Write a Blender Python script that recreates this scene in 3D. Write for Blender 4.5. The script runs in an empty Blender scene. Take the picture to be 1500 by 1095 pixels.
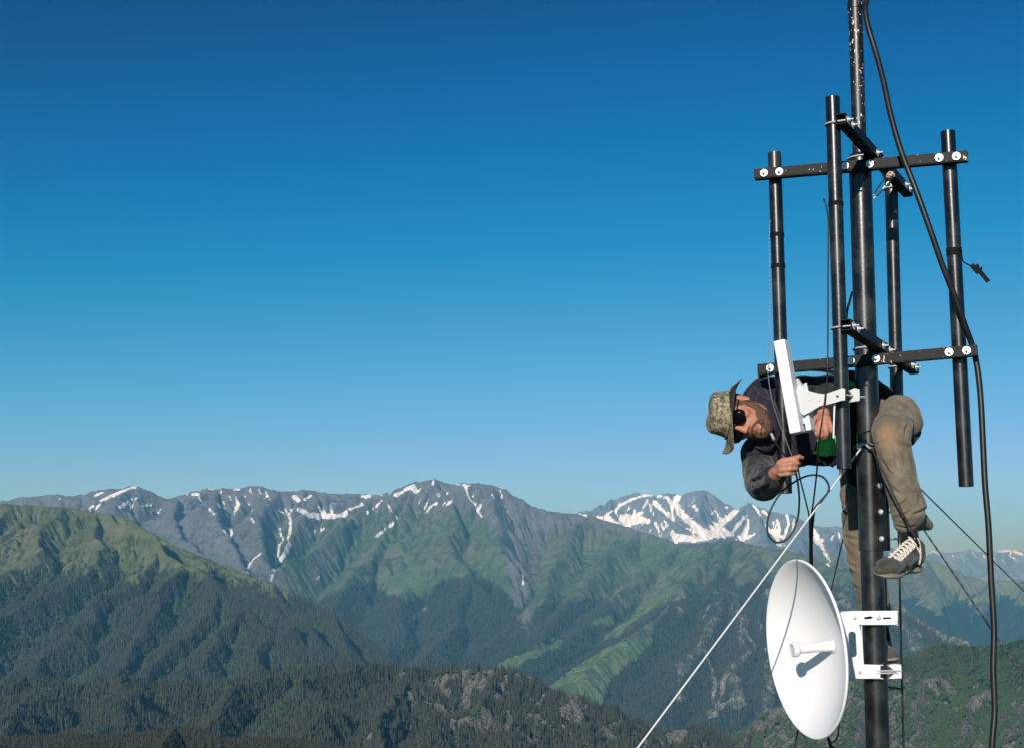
import bpy, bmesh, math, random
import numpy as np
from mathutils import Vector, Matrix, Quaternion
random.seed(7)
SC = bpy.context.scene
R = math.radians

# ------------------------------------------------------------------ camera
F = 2083.0                       # focal length in pixels of the 1500 px wide photograph
PITCH = math.atan((832 - 547.5) / F)
SP, CP = math.sin(PITCH), math.cos(PITCH)
cam_d = bpy.data.cameras.new('camera'); cam = bpy.data.objects.new('camera', cam_d)
SC.collection.objects.link(cam); SC.camera = cam
cam_d.sensor_width = 36.0; cam_d.lens = F / 1500 * 36.0
cam_d.clip_start = 0.05; cam_d.clip_end = 150000
cam.location = (0, 0, 0); cam.rotation_euler = (math.pi / 2 + PITCH, 0, 0)

# ------------------------------------------------------------------ world, sun, exposure
SUN_AZ, SUN_EL = R(17), R(22)     # azimuth: degrees to the left of straight behind the camera
sun_dir = Vector((-math.sin(SUN_AZ) * math.cos(SUN_EL), -math.cos(SUN_AZ) * math.cos(SUN_EL), math.sin(SUN_EL)))
w = bpy.data.worlds.new('World'); SC.world = w; w.use_nodes = True
wn, wl = w.node_tree.nodes, w.node_tree.links
for n in list(wn): wn.remove(n)
sky = wn.new('ShaderNodeTexSky'); sky.sky_type = 'NISHITA'; sky.sun_disc = False
sky.sun_elevation = SUN_EL; sky.sun_rotation = math.pi + SUN_AZ
sky.altitude = 2600; sky.air_density = 1.0; sky.dust_density = 0.35; sky.ozone_density = 5.0
sc1 = wn.new('ShaderNodeVectorMath'); sc1.operation = 'SCALE'; sc1.inputs['Scale'].default_value = 0.1
cv = wn.new('ShaderNodeRGBCurve')
SKY_CURVES = (((0, 0), (0.114, 0.0), (0.150, 0.008), (0.20, 0.06), (0.255, 0.120), (0.357, 0.24), (0.435, 0.295), (1, 0.40)),
              ((0, 0), (0.15, 0.045), (0.177, 0.070), (0.229, 0.140), (0.318, 0.260), (0.505, 0.450), (0.630, 0.53), (0.750, 0.64), (1, 0.72)),
              ((0, 0), (0.33, 0.17), (0.375, 0.230), (0.425, 0.30), (0.468, 0.37), (0.615, 0.54), (0.84, 0.78), (0.908, 0.86), (1, 1.0)))
for c, pts in zip(cv.mapping.curves, SKY_CURVES):
    c.points[0].location = pts[0]; c.points[1].location = pts[-1]
    for p in pts[1:-1]: c.points.new(*p)
    for p in c.points: p.handle_type = 'VECTOR'
cv.mapping.update()
sc2 = wn.new('ShaderNodeVectorMath'); sc2.operation = 'SCALE'; sc2.inputs['Scale'].default_value = 10.0
bg = wn.new('ShaderNodeBackground'); bg.inputs['Strength'].default_value = 0.1
out = wn.new('ShaderNodeOutputWorld')
wl.new(sky.outputs[0], sc1.inputs[0]); wl.new(sc1.outputs[0], cv.inputs['Color']); wl.new(cv.outputs[0], sc2.inputs[0])
wl.new(sc2.outputs[0], bg.inputs[0]); wl.new(bg.outputs[0], out.inputs[0])
sl = bpy.data.lights.new('sun', 'SUN'); sl.energy = 4.8; sl.angle = R(0.53); sl.color = (1.0, 0.955, 0.89)
so = bpy.data.objects.new('sun', sl); SC.collection.objects.link(so)
so.rotation_euler = (-sun_dir).to_track_quat('-Z', 'Y').to_euler()
SC.view_settings.view_transform = 'Standard'; SC.view_settings.look = 'None'
SC.view_settings.exposure = 0.0; SC.view_settings.gamma = 1.0

# ------------------------------------------------------------------ helpers
def P(px, py, depth):
    "world point seen at photograph pixel (px, py), depth metres forward"
    u = (px - 750) / F; v = (547.5 - py) / F
    dy = CP - v * SP; dz = SP + v * CP
    s = depth / dy
    return Vector((u * s, depth, dz * s))

def proj(X, Y, Z):
    zc = Y * CP + Z * SP; yc = -Y * SP + Z * CP
    zc = np.maximum(zc, 1.0)
    return 750 + F * X / zc, 547.5 - F * yc / zc

def tag(o, label=None, cat=None, group=None, kind=None):
    if label: o['label'] = label
    if cat: o['category'] = cat
    if group: o['group'] = group
    if kind: o['kind'] = kind
    return o

# value noise with smooth interpolation, vectorised
def vnoise(x, y, seed):
    xi = np.floor(x).astype(np.int64); yi = np.floor(y).astype(np.int64)
    fx = x - xi; fy = y - yi
    fx = fx * fx * fx * (fx * (fx * 6 - 15) + 10); fy = fy * fy * fy * (fy * (fy * 6 - 15) + 10)
    def h(a, b):
        n = (a * 374761393 + b * 668265263 + seed * 1442695041) & 0xffffffff
        n = ((n ^ (n >> 13)) * 1274126177) & 0xffffffff
        return ((n ^ (n >> 16)) & 0xffff) / 32767.5 - 1.0
    a = h(xi, yi); b = h(xi + 1, yi); c = h(xi, yi + 1); d = h(xi + 1, yi + 1)
    return (a * (1 - fx) + b * fx) * (1 - fy) + (c * (1 - fx) + d * fx) * fy

def fbm(x, y, seed, octv=5, gain=0.5, ridged=False):
    s = 0; a = 1; t = 0
    for i in range(octv):
        n = vnoise(x, y, seed + i * 17)
        if ridged: n = 1 - 2 * np.abs(n)
        s = s + a * n; t += a; a *= gain
        x, y = x * 1.93 * 0.8 + y * 1.93 * 0.6 + 11.3, -x * 1.93 * 0.6 + y * 1.93 * 0.8 + 5.1
    return s / t

def blur(h, r):
    k = int(max(1, r))
    for ax in (0, 1):
        for _ in range(2):
            p = np.pad(h, [(k, k) if a == ax else (0, 0) for a in (0, 1)], mode='edge')
            c = np.cumsum(p, axis=ax)
            if ax == 0: h = (np.concatenate([c[2*k:2*k+1], c[2*k+1:] - c[:-2*k-1]], 0)) / (2*k + 1)
            else: h = (np.concatenate([c[:, 2*k:2*k+1], c[:, 2*k+1:] - c[:, :-2*k-1]], 1)) / (2*k + 1)
    return h

def erode(h, cell, rng, batches, n=26000, life=46, rate=0.3):
    "many droplets at once: carve gullies into the height grid (h in metres)"
    H = h / cell
    ny, nx = H.shape
    for b in range(batches):
        px = rng.uniform(1, nx - 3, n); py = rng.uniform(1, ny - 3, n)
        dx = np.zeros(n); dy = np.zeros(n); sed = np.zeros(n); wat = np.ones(n); vel = np.ones(n)
        for it in range(life):
            xi = px.astype(int); yi = py.astype(int); fx = px - xi; fy = py - yi
            a = H[yi, xi]; bq = H[yi, xi+1]; c = H[yi+1, xi]; d = H[yi+1, xi+1]
            gx = (bq - a) * (1 - fy) + (d - c) * fy; gy = (c - a) * (1 - fx) + (d - bq) * fx
            h0 = a*(1-fx)*(1-fy) + bq*fx*(1-fy) + c*(1-fx)*fy + d*fx*fy
            dx = dx * 0.25 - gx * 0.75; dy = dy * 0.25 - gy * 0.75
            L = np.sqrt(dx*dx + dy*dy) + 1e-9; dx /= L; dy /= L
            nxp = np.clip(px + dx, 1, nx - 3); nyp = np.clip(py + dy, 1, ny - 3)
            xj = nxp.astype(int); yj = nyp.astype(int); gx2 = nxp - xj; gy2 = nyp - yj
            h1 = H[yj, xj]*(1-gx2)*(1-gy2) + H[yj, xj+1]*gx2*(1-gy2) + H[yj+1, xj]*(1-gx2)*gy2 + H[yj+1, xj+1]*gx2*gy2
            dh = h1 - h0
            cap = np.maximum(-dh, 0.01) * vel * wat * 4.0
            dep = np.where(dh > 0, np.minimum(dh, sed), (sed - cap) * 0.25)
            ero = np.minimum((cap - sed) * rate, -dh)
            q = np.where((sed > cap) | (dh > 0), dep, -np.maximum(ero, 0)) * 0.5
            sed = sed - q
            idx = yi * nx + xi
            add = np.bincount(idx, q*(1-fx)*(1-fy), ny*nx) + np.bincount(idx+1, q*fx*(1-fy), ny*nx) \
                + np.bincount(idx+nx, q*(1-fx)*fy, ny*nx) + np.bincount(idx+nx+1, q*fx*fy, ny*nx)
            H = H + np.clip(add, -0.12, 0.05).reshape(ny, nx)
            vel = np.sqrt(np.maximum(vel*vel - dh * 4, 0.01)); vel = np.minimum(vel, 3); wat *= 0.985
            px, py = nxp, nyp
            edge = (px < 2) | (py < 2) | (px > nx - 4) | (py > ny - 4)
            if edge.any():
                k = int(edge.sum()); px[edge] = rng.uniform(3, nx - 5, k); py[edge] = rng.uniform(3, ny - 5, k); sed[edge] = 0
        H = H * 0.9 + blur(H, 1) * 0.1
    return H * cell

ASYM = 0.42      # slopes that fall to the right are steeper than those that fall to the left
def ridge_field(X, Y, ridges, slope, wl_g, amp_g, seed, floor):
    "highest of all slopes that fall away from the ridge lines, with chutes running down them"
    best = np.full(X.shape, -1e9); S = np.zeros(X.shape); D = np.zeros(X.shape); Sd = np.zeros(X.shape)
    for ri, rg in enumerate(ridges):
        k = slope
        pts = rg
        if isinstance(rg[0], (int, float)): k, pts = rg[0], rg[1]
        W = [P(*p) for p in pts]; cum = 0
        for A, B in zip(W[:-1], W[1:]):
            ax, ay, az = A; bx, by, bz = B
            vx, vy = bx - ax, by - ay; L2 = vx*vx + vy*vy; L = math.sqrt(L2)
            tu = ((X - ax)*vx + (Y - ay)*vy) / L2; t = np.clip(tu, 0, 1)
            ex = X - ax - t*vx; ey = Y - ay - t*vy
            d = np.sqrt(ex*ex + ey*ey)
            z = az + (bz - az)*t - k * d * (1 + ASYM*np.tanh(1.6*ex/(d + 1.0)))
            m = z > best
            best = np.where(m, z, best)
            side = np.where(vx*ey - vy*ex > 0, 1.0, -1.0)
            S = np.where(m, cum + tu*L, S); D = np.where(m, d, D); Sd = np.where(m, side + ri*3.7, Sd)
            cum += L
    q = S / wl_g + 0.25 * fbm(X/wl_g/1.5, Y/wl_g/1.5, seed+5, 3)
    n1 = 1 - np.abs(vnoise(q, D/(wl_g*7) + Sd*9.1, seed))
    n2 = 1 - np.abs(vnoise(q*2.7, D/(wl_g*4) + Sd*5.3, seed+1))
    depth = np.minimum(D, wl_g * 2.2)
    best = best - amp_g * depth * (0.68*n1**2 + 0.32*n2**2)
    if floor is not None:
        e = 60.0
        best = np.where(best > floor, best, floor + (best - floor) * 0.12)
    return best

def poly_mask(U, V, poly):
    m = np.zeros(U.shape, bool); n = len(poly)
    for i in range(n):
        x0, y0 = poly[i]; x1, y1 = poly[(i+1) % n]
        if y0 == y1: continue
        c = ((V >= min(y0, y1)) & (V < max(y0, y1)))
        xs = x0 + (V - y0) * (x1 - x0) / (y1 - y0)
        m ^= c & (U < xs)
    return m

def strokes_mask(U, V, strokes, lift=0.0):
    "1 on a streak, falling to 0 at its edge"
    out = np.full(U.shape, -9.0)
    for st in strokes:
        wd, pts = st[0], st[1:]
        if len(pts) == 1: pts = pts * 2
        for (x0, y0), (x1, y1) in zip(pts[:-1], pts[1:]):
            m = (U > min(x0, x1) - 12) & (U < max(x0, x1) + 12) & (V > min(y0, y1) - 12) & (V < max(y0, y1) + 12)
            if not m.any(): continue
            u, v = U[m], V[m]; vx, vy = x1 - x0, y1 - y0; L2 = vx*vx + vy*vy + 1e-6
            t = np.clip(((u-x0)*vx + (v-y0)*vy) / L2, 0, 1)
            d = np.hypot(u - x0 - t*vx, v - y0 - t*vy)
            out[m] = np.maximum(out[m], 1 - d / wd + lift)
    return out

def make_grid_mesh(name, X, Y, Z, attrs, mat):
    ny, nx = X.shape
    me = bpy.data.meshes.new(name)
    co = np.stack([X.ravel(), Y.ravel(), Z.ravel()], 1).astype(np.float32)
    idx = np.arange(ny*nx).reshape(ny, nx)
    q = np.stack([idx[:-1, :-1].ravel(), idx[:-1, 1:].ravel(), idx[1:, 1:].ravel(), idx[1:, :-1].ravel()], 1).astype(np.int32)
    me.vertices.add(len(co)); me.vertices.foreach_set('co', co.ravel())
    me.loops.add(q.size); me.loops.foreach_set('vertex_index', q.ravel())
    me.polygons.add(len(q)); me.polygons.foreach_set('loop_start', np.arange(0, q.size, 4, dtype=np.int32))
    me.polygons.foreach_set('use_smooth', np.ones(len(q), bool))
    me.update(calc_edges=True)
    for k, a in attrs.items():
        at = me.attributes.new(k, 'FLOAT', 'POINT'); at.data.foreach_set('value', a.ravel().astype(np.float32))
    me.materials.append(mat)
    o = bpy.data.objects.new(name, me); SC.collection.objects.link(o)
    return o

# ------------------------------------------------------------------ materials
def nmat(name):
    m = bpy.data.materials.new(name); m.use_nodes = True
    nt = m.node_tree
    return m, nt, nt.nodes, nt.links, nt.nodes['Principled BSDF']

def mix(nt, fac, a, b):
    n = nt.nodes.new('ShaderNodeMix'); n.data_type = 'RGBA'
    for sock, v in ((n.inputs[0], fac), (n.inputs[6], a), (n.inputs[7], b)):
        if isinstance(v, (int, float)): sock.default_value = v
        elif isinstance(v, tuple): sock.default_value = (*v, 1)
        else: nt.links.new(v, sock)
    return n.outputs[2]

def math_n(nt, op, a, b=0.5, clamp=False):
    n = nt.nodes.new('ShaderNodeMath'); n.operation = op; n.use_clamp = clamp
    for s, v in ((n.inputs[0], a), (n.inputs[1], b)):
        if isinstance(v, (int, float)): s.default_value = v
        else: nt.links.new(v, s)
    return n.outputs[0]

def noise_n(nt, vec, scale, detail=5, rough=0.55):
    n = nt.nodes.new('ShaderNodeTexNoise'); n.inputs['Scale'].default_value = scale
    n.inputs['Detail'].default_value = detail; n.inputs['Roughness'].default_value = rough
    if vec is not None: nt.links.new(vec, n.inputs['Vector'])
    return n.outputs[0]

def step_n(nt, v, lo, hi):
    n = nt.nodes.new('ShaderNodeMapRange'); n.interpolation_type = 'SMOOTHSTEP'
    nt.links.new(v, n.inputs[0]); n.inputs[1].default_value = lo; n.inputs[2].default_value = hi
    return n.outputs[0]

def mountain_mat(name, tex, rock=(0.15, 0.155, 0.16), grass=(0.075, 0.10, 0.032), forest=(0.020, 0.036, 0.018), dry=(0.12, 0.115, 0.06), bump=1.0):
    "tex = size in metres of the finest texture"
    m, nt, N, L, bs = nmat(name)
    geo = N.new('ShaderNodeNewGeometry'); pos = geo.outputs['Position']
    def attr(a):
        n = N.new('ShaderNodeAttribute'); n.attribute_name = a; return n.outputs['Fac']
    f1 = noise_n(nt, pos, 1/tex, 4, 0.6); f2 = noise_n(nt, pos, 1/(tex*9), 5, 0.6); f3 = noise_n(nt, pos, 1/(tex*50), 4, 0.5)
    rockc = mix(nt, step_n(nt, f2, 0.35, 0.7), tuple(c*0.62 for c in rock), tuple(c*1.3 for c in rock))
    rockc = mix(nt, step_n(nt, f1, 0.3, 0.75), rockc, tuple(c*1.45 for c in rock))
    grassc = mix(nt, step_n(nt, f3, 0.35, 0.65), grass, dry)
    grassc = mix(nt, step_n(nt, f2, 0.4, 0.75), grassc, tuple(c*0.55 for c in grass))
    forc = mix(nt, step_n(nt, f1, 0.35, 0.7), tuple(c*0.6 for c in forest), tuple(c*1.5 for c in forest))
    jit = math_n(nt, 'ADD', math_n(nt, 'MULTIPLY', math_n(nt, 'SUBTRACT', f2, 0.5), 0.9), math_n(nt, 'MULTIPLY', math_n(nt, 'SUBTRACT', f1, 0.5), 0.5))
    def msk(a, lo=0.42, hi=0.58, j=1.0):
        return step_n(nt, math_n(nt, 'ADD', attr(a), math_n(nt, 'MULTIPLY', jit, j)), lo, hi)
    c = mix(nt, msk('grass', 0.3, 0.7), rockc, grassc)
    c = mix(nt, msk('meadow', 0.4, 0.6, 0.6), c, mix(nt, step_n(nt, f2, 0.35, 0.65), (0.088, 0.165, 0.072), (0.130, 0.190, 0.092)))
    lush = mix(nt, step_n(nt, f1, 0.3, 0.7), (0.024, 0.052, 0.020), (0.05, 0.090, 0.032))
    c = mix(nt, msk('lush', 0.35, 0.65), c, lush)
    c = mix(nt, msk('forest', 0.4, 0.6), c, forc)
    c = mix(nt, msk('cliff', 0.4, 0.6), c, mix(nt, step_n(nt, f1, 0.35, 0.65), (0.14, 0.137, 0.128), (0.40, 0.385, 0.355)))
    sn = msk('snow', 0.42, 0.5, 0.9)
    c = mix(nt, sn, c, (0.84, 0.90, 0.97))
    L.new(c, bs.inputs['Base Color']); bs.inputs['Roughness'].default_value = 0.95
    bs.inputs['Specular IOR Level'].default_value = 0.1
    bp = N.new('ShaderNodeBump'); bp.inputs['Strength'].default_value = 1.0 * bump; bp.inputs['Distance'].default_value = tex * 5.0
    hsum = math_n(nt, 'ADD', f1, math_n(nt, 'MULTIPLY', f2, 4.0))
    L.new(hsum, bp.inputs['Height']); L.new(bp.outputs[0], bs.inputs['Normal'])
    return m

# ------------------------------------------------------------------ terrain
def terrain(name, px0, px1, y0, y1, cell, ridges, slope, wl_g, amp_g, nz, seed, floor, paint, mat, ero=5, sky_line=None, warp=0.8, crag=0.0):
    xa = (px0 - 750) / F * y1 if px0 < 750 else (px0 - 750) / F * y0
    xb = (px1 - 750) / F * y1 if px1 > 750 else (px1 - 750) / F * y0
    x = np.arange(xa, xb, cell); y = np.arange(y0, y1, cell)
    X, Y = np.meshgrid(x, y)
    rng = np.random.default_rng(seed)
    wx = fbm(X/(wl_g*5), Y/(wl_g*5), seed+50, 5, 0.55) * wl_g * warp; wy = fbm(X/(wl_g*5), Y/(wl_g*5), seed+60, 5, 0.55) * wl_g * warp
    H = ridge_field(X + wx, Y + wy, ridges, slope, wl_g, amp_g, seed, floor)
    H = H + fbm(X/(wl_g*2), Y/(wl_g*2), seed+70, 6, 0.5, True) * nz * 0.6
    if ero: H = erode(H, cell, rng, ero)
    H = H + fbm(X/(wl_g*0.35), Y/(wl_g*0.35), seed+80, 4, 0.6, True) * nz * 0.22
    if sky_line:
        # fit the crest line so that its height agrees with the surveyed heights
        U, V = proj(X, Y, H)
        b = np.clip(((U - px0) / 4).astype(int), 0, int((px1 - px0)/4))
        top = np.full(b.max() + 1, 1e9); np.minimum.at(top, b.ravel(), V.ravel())
        cx = px0 + 4 * (np.arange(len(top)) + 0.5)
        sx = [p[0] for p in sky_line]; sy = [p[1] for p in sky_line]
        tgt = np.interp(cx, sx, sy)
        inr = (cx >= sx[0]) & (cx <= sx[-1])
        dlt = np.where(inr & (top < 1e8), tgt - top, 0)
        kk = np.ones(5)/5; dlt = np.convolve(np.pad(dlt, 2, mode='edge'), kk, 'valid')
        dv = np.interp(U.ravel(), cx, dlt).reshape(U.shape)
        # fade the correction out down the slope
        tv = np.interp(U.ravel(), cx, np.where(top < 1e8, top, 600)).reshape(U.shape)
        fade = np.clip(1 - (V - tv) / 90.0, 0, 1)
        H = H - dv * fade / F * Y
    H = H + fbm(X/(cell*6), Y/(cell*6), seed+85, 3, 0.6, True) * crag
    U, V = proj(X, Y, H)
    jx = fbm(X/(cell*9), Y/(cell*9), seed+90, 4, 0.6); jy = fbm(X/(cell*9), Y/(cell*9), seed+91, 4, 0.6)
    conc = (blur(H, 6) - H) / cell            # > 0 in a gully, < 0 on a rib
    gy, gx = np.gradient(H, cell)
    steep = np.sqrt(gx*gx + gy*gy)
    A = paint(U + jx*7, V + jy*7, dict(U=U, V=V, X=X, Y=Y, H=H, conc=conc, steep=steep, jx=jx, jy=jy, gx=gx, jf=fbm(X/(cell*3.2), Y/(cell*3.2), seed+95, 3, 0.6)))
    base = dict(snow=np.zeros(X.shape), grass=np.zeros(X.shape), forest=np.zeros(X.shape), lush=np.zeros(X.shape), cliff=np.zeros(X.shape), meadow=np.zeros(X.shape))
    for k in base:
        if k in A: base[k] = np.asarray(A[k], float) * np.ones(X.shape)
    o = make_grid_mesh(name, X, Y, H, base, mat)
    tag(o, kind='structure')
    return dict(o=o, X=X, Y=Y, H=H, U=U, V=V, conc=conc, steep=steep, **base)

def s01(x, a, b): 
    t = np.clip((x - a) / (b - a), 0, 1); return t*t*(3-2*t)

# snow streaks of the high ranges, in photograph pixels
def cs(ox, k, *st):
    return [(s[0],) + tuple((ox + a / k, 680 + b / k) for a, b in s[1:]) for s in st]
SNOW_B = cs(0, 2.638,
  (2.6, (390,137),(440,118),(490,97),(525,85)), (1.6,(345,170),(362,158)), (2,(365,118),(400,102)), (2.6,(455,165),(490,150),(530,128)),
  (1.6,(370,168),(385,152)), (1.4,(550,158),(585,152)), (2,(740,112),(765,115),(778,138)), (2,(905,190),(925,155),(912,125)), (2,(1028,110),(1042,130)),
  (1.8,(810,172),(826,190)), (1.8,(868,178),(885,203)), (2.3,(1117,190),(1125,235),(1113,290)), (4.2,(1118,310),(1105,340),(1075,375)), (1.8,(1075,375),(1060,400),(1045,448)),
  (3,(1092,295),(1075,315),(1070,365)), (1.4,(1080,240),(1092,290)), (4.4,(1155,172),(1190,193)), (5.6,(1195,196),(1235,200),(1290,198)), (4.0,(1290,198),(1330,190)),
  (2,(1230,165),(1250,195)), (2,(1278,160),(1285,195)), (2,(1250,170),(1262,195)), (3,(1135,122),(1155,140)), (2,(1175,135),(1200,122)), (2.2,(1215,262),(1250,253)), (2,(955,400),(962,425)),
  (1.6,(958,398),(975,370),(1012,340)), (1.6,(795,92),(825,96)), (1.4,(850,95),(852,108)), (1.6,(905,95),(930,93)), (1.3,(965,88),(968,108)), (1.8,(865,252),(880,270)), (2.2,(890,250),(893,275)),
  (1.4,(975,210),(985,225)), (1.2,(840,150),(850,165)), (1.2,(1000,95),(1008,112)), (1.2,(885,120),(893,140)), (1.3,(720,110),(730,112)), (1.3,(1055,200),(1060,210)), (1.2,(1170,285)), (1.2,(230,130)), (1.2,(205,140)),
) + cs(400, 2.638,
  (2.4,(290,172),(318,162),(345,150)), (1.8,(250,200),(290,172)), (3,(348,122),(375,122)), (3,(470,117),(500,107)), (3.4,(510,97),(540,82),(548,98)), (1.8,(395,278),(440,245),(480,208)),
  (1.9,(590,190),(605,165),(636,145)), (1.2,(572,130),(558,152)), (1.2,(662,158),(692,143)), (2.4,(745,85),(752,110)), (1.7,(752,110),(775,155),(812,208)), (1.5,(622,60),(620,80)),
  (1.2,(848,112),(858,135)), (1.7,(395,160),(418,140)), (1.3,(365,190),(385,170)), (1.5,(445,155),(456,182)), (1.8,(173,442),(185,430)), (1.2,(590,95),(600,110)), (1.2,(655,150),(690,140)), (1.2,(880,95),(885,130)),
  (1.2,(570,88),(560,105)), (1.2,(635,110),(640,120)), (1.0,(960,395),(965,460)), (1.2,(300,290),(305,270)), (1.1,(315,240)), (1.3,(425,110),(418,120)), (1.3,(700,75),(760,80)))
SNOW_C = cs(800, 2.638,
  (1.8,(25,195),(70,190)), (1.7,(95,198),(130,198)), (1.6,(140,203),(200,205),(235,203)), (5,(235,205),(265,225),(300,237)), (7,(300,205),(350,215)), (4.5,(355,205),(392,218)), (3.2,(310,235),(360,215)),
  (2,(240,190),(300,150),(330,135)), (2,(330,135),(375,118),(410,115)), (2.2,(375,165),(392,135)), (3,(370,185),(345,200)), (2.5,(430,118),(460,125)), (3,(415,140),(440,165)), (2.5,(440,165),(480,205)),
  (5,(515,118),(500,150),(520,190)), (3,(470,130),(490,160)), (4,(500,160),(540,205)), (5,(545,210),(590,250)), (6.5,(580,255),(625,270)), (6.5,(600,268),(680,262)), (5,(660,265),(720,270)), (4.5,(655,245),(700,210)), (4.2,(700,210),(735,175)),
  (4.2,(520,285),(580,290),(620,285)), (3.5,(490,262),(505,300)), (2.6,(505,270),(560,285)), (2.4,(720,262),(750,225)), (2.4,(740,240),(770,198)), (2,(420,225),(440,260)), (1.8,(440,225),(460,250)), (1.8,(455,215),(475,240)), (1.6,(400,150),(415,190)),
  (2,(570,160),(585,175)), (2,(800,158),(815,175),(830,200)), (1.8,(840,180),(860,195)), (1.6,(880,225),(890,250)), (2,(892,215),(903,250),(895,290)), (2,(930,195),(938,230)), (2.2,(1060,310),(1075,340),(1092,365)), (1.6,(940,340),(968,362)),
  (1.6,(960,210),(950,260)), (1.3,(1090,380),(1093,410)), (1.5,(1035,250),(1050,275)), (1.4,(1130,255),(1138,280)), (1.4,(1100,290),(1110,275)), (1.5,(860,240),(880,275)), (1.2,(540,245),(560,255)), (1.2,(640,190)), (1.4,(690,160),(700,165)))
SNOW_C += [(1.5,(1045,830),(1043,812)),(2.2,(1353,812),(1368,806),(1378,812)),(2.6,(1462,806),(1480,805),(1497,812)),(2,(1480,812),(1492,822)),(1.4,(1395,812),(1400,818)),(1.4,(1423,806),(1430,816)),(1.3,(1408,812),(1412,822)),(1.5,(1300,806),(1310,812)),
           (1.4,(1385,826)),(1.3,(1440,812),(1446,820)),(1.2,(1455,815),(1462,828)),(1.2,(1342,820),(1352,826)),(1.2,(1468,818),(1476,828))]

# ---- far range on the right
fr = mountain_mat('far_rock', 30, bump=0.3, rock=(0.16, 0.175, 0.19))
def paint_far(u, v, q):
    return dict(snow=strokes_mask(q['U'] + q['jx']*2, q['V'] + q['jy']*2, SNOW_C, 0.25), grass=0.2)
far_line = [(1180,812),(1240,815),(1280,808),(1301,803),(1325,811),(1353,812),(1368,804),(1387,810),(1411,806),(1423,804),(1440,809),(1454,807),(1475,803),(1500,807),(1540,800),(1600,812)]
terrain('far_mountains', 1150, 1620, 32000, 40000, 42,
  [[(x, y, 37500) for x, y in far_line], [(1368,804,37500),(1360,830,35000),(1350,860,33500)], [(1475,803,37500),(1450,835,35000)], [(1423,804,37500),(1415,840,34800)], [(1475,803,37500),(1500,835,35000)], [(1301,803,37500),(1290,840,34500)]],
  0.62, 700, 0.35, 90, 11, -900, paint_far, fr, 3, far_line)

# ---- snowy range behind the saddle
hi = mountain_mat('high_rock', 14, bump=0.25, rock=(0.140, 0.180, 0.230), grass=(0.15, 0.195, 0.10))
def paint_c(u, v, q):
    s = strokes_mask(q['U'] + q['jx']*3.2, q['V'] + q['jy']*2.2, SNOW_C, 0.38) + q['jf']*0.55
    s = np.maximum(s, np.where((q['V'] < 800) & (q['U'] > 860) & (q['U'] < 1230), s01(q['conc'], 0.9, 2.6) * 0.72 - 0.05 + q['jx']*0.35, 0))
    return dict(snow=s, grass=s01(q['V'] + q['jy']*10, 790, 830) * 0.9, forest=s01(q['V'] + q['jy']*15 + q['conc']*4, 872, 890) * (q['U'] > 1240))
c_line = [(790,760),(820,752),(840,752),(870,745),(900,730),(925,723),(945,722),(965,725),(985,722),(1000,726),(1012,719),(1030,717),(1045,723),(1060,735),(1080,746),(1090,739),(1099,736),(1115,743),(1135,752),(1145,751),(1160,754),(1190,768),(1210,772),(1232,770),(1260,785),(1300,800),(1347,820),(1368,821),(1399,833),(1423,846),(1454,852),(1500,849),(1560,840),(1640,850)]
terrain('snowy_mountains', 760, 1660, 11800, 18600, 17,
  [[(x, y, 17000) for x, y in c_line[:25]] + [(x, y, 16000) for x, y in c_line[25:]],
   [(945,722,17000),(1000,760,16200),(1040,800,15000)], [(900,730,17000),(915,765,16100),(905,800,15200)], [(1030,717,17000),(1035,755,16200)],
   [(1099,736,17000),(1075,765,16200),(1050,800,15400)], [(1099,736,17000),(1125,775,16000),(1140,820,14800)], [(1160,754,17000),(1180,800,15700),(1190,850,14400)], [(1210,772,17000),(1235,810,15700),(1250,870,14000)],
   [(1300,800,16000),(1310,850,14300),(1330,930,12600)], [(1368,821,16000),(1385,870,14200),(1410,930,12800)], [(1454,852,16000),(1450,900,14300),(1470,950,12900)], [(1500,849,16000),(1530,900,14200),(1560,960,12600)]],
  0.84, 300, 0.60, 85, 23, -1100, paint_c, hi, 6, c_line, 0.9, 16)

# ---- central massif with its green spurs
mid = mountain_mat('massif', 9, bump=0.5, rock=(0.120, 0.132, 0.155), grass=(0.088, 0.148, 0.078), dry=(0.130, 0.160, 0.105), forest=(0.020, 0.038, 0.028))
FOR_B = [[(400,1000),(395,905),(430,900),(455,885),(480,872),(520,855),(545,850),(560,868),(575,872),(600,880),(625,868),(640,852),(665,848),(705,848),(725,852),(742,870),(755,895),(768,925),(778,950),(765,960),(700,985),(600,1000)],
         [(770,960),(775,930),(785,895),(800,880),(820,880),(842,885),(860,872),(885,880),(905,895),(860,912),(940,900),(958,880),(968,868),(985,880),(960,905),(930,925),(880,950),(830,985),(800,1003),(760,1000),(740,985),(770,965),(815,950),(825,935),(800,935)],
         [(985,880),(1010,872),(1030,865),(1045,850),(1050,835),(1062,835),(1080,860),(1130,850),(1200,850),(1300,890),(1420,935),(1500,960),(1500,1100),(880,1100),(880,1010),(905,985),(940,955),(958,940),(950,930),(960,915),(975,900)]]
MEAD = [[(720,972),(760,960),(790,945),(810,936),(826,936),(822,950),(790,958),(760,975),(735,985)], [(800,1002),(830,985),(880,955),(925,935),(955,932),(958,940),(935,958),(905,985),(885,1005),(880,1035),(840,1025),(805,1012)],
        [(860,912),(905,897),(950,878),(985,860),(1000,862),(985,878),(955,897),(925,915),(880,945),(870,940),(900,918)]]
CLF_B = [(5, (612,895),(625,888)), (4, (605,905),(612,900)), (3,(1020,910),(1035,930)), (5, (1035,960),(1050,1000),(1040,1030)), (4,(1065,880),(1090,920),(1105,950)), (6,(1060,990),(1050,1040)), (3,(980,1000),(1000,1010)), (3,(1040,880),(1030,905)), (2.5,(1110,900),(1125,960))]
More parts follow.
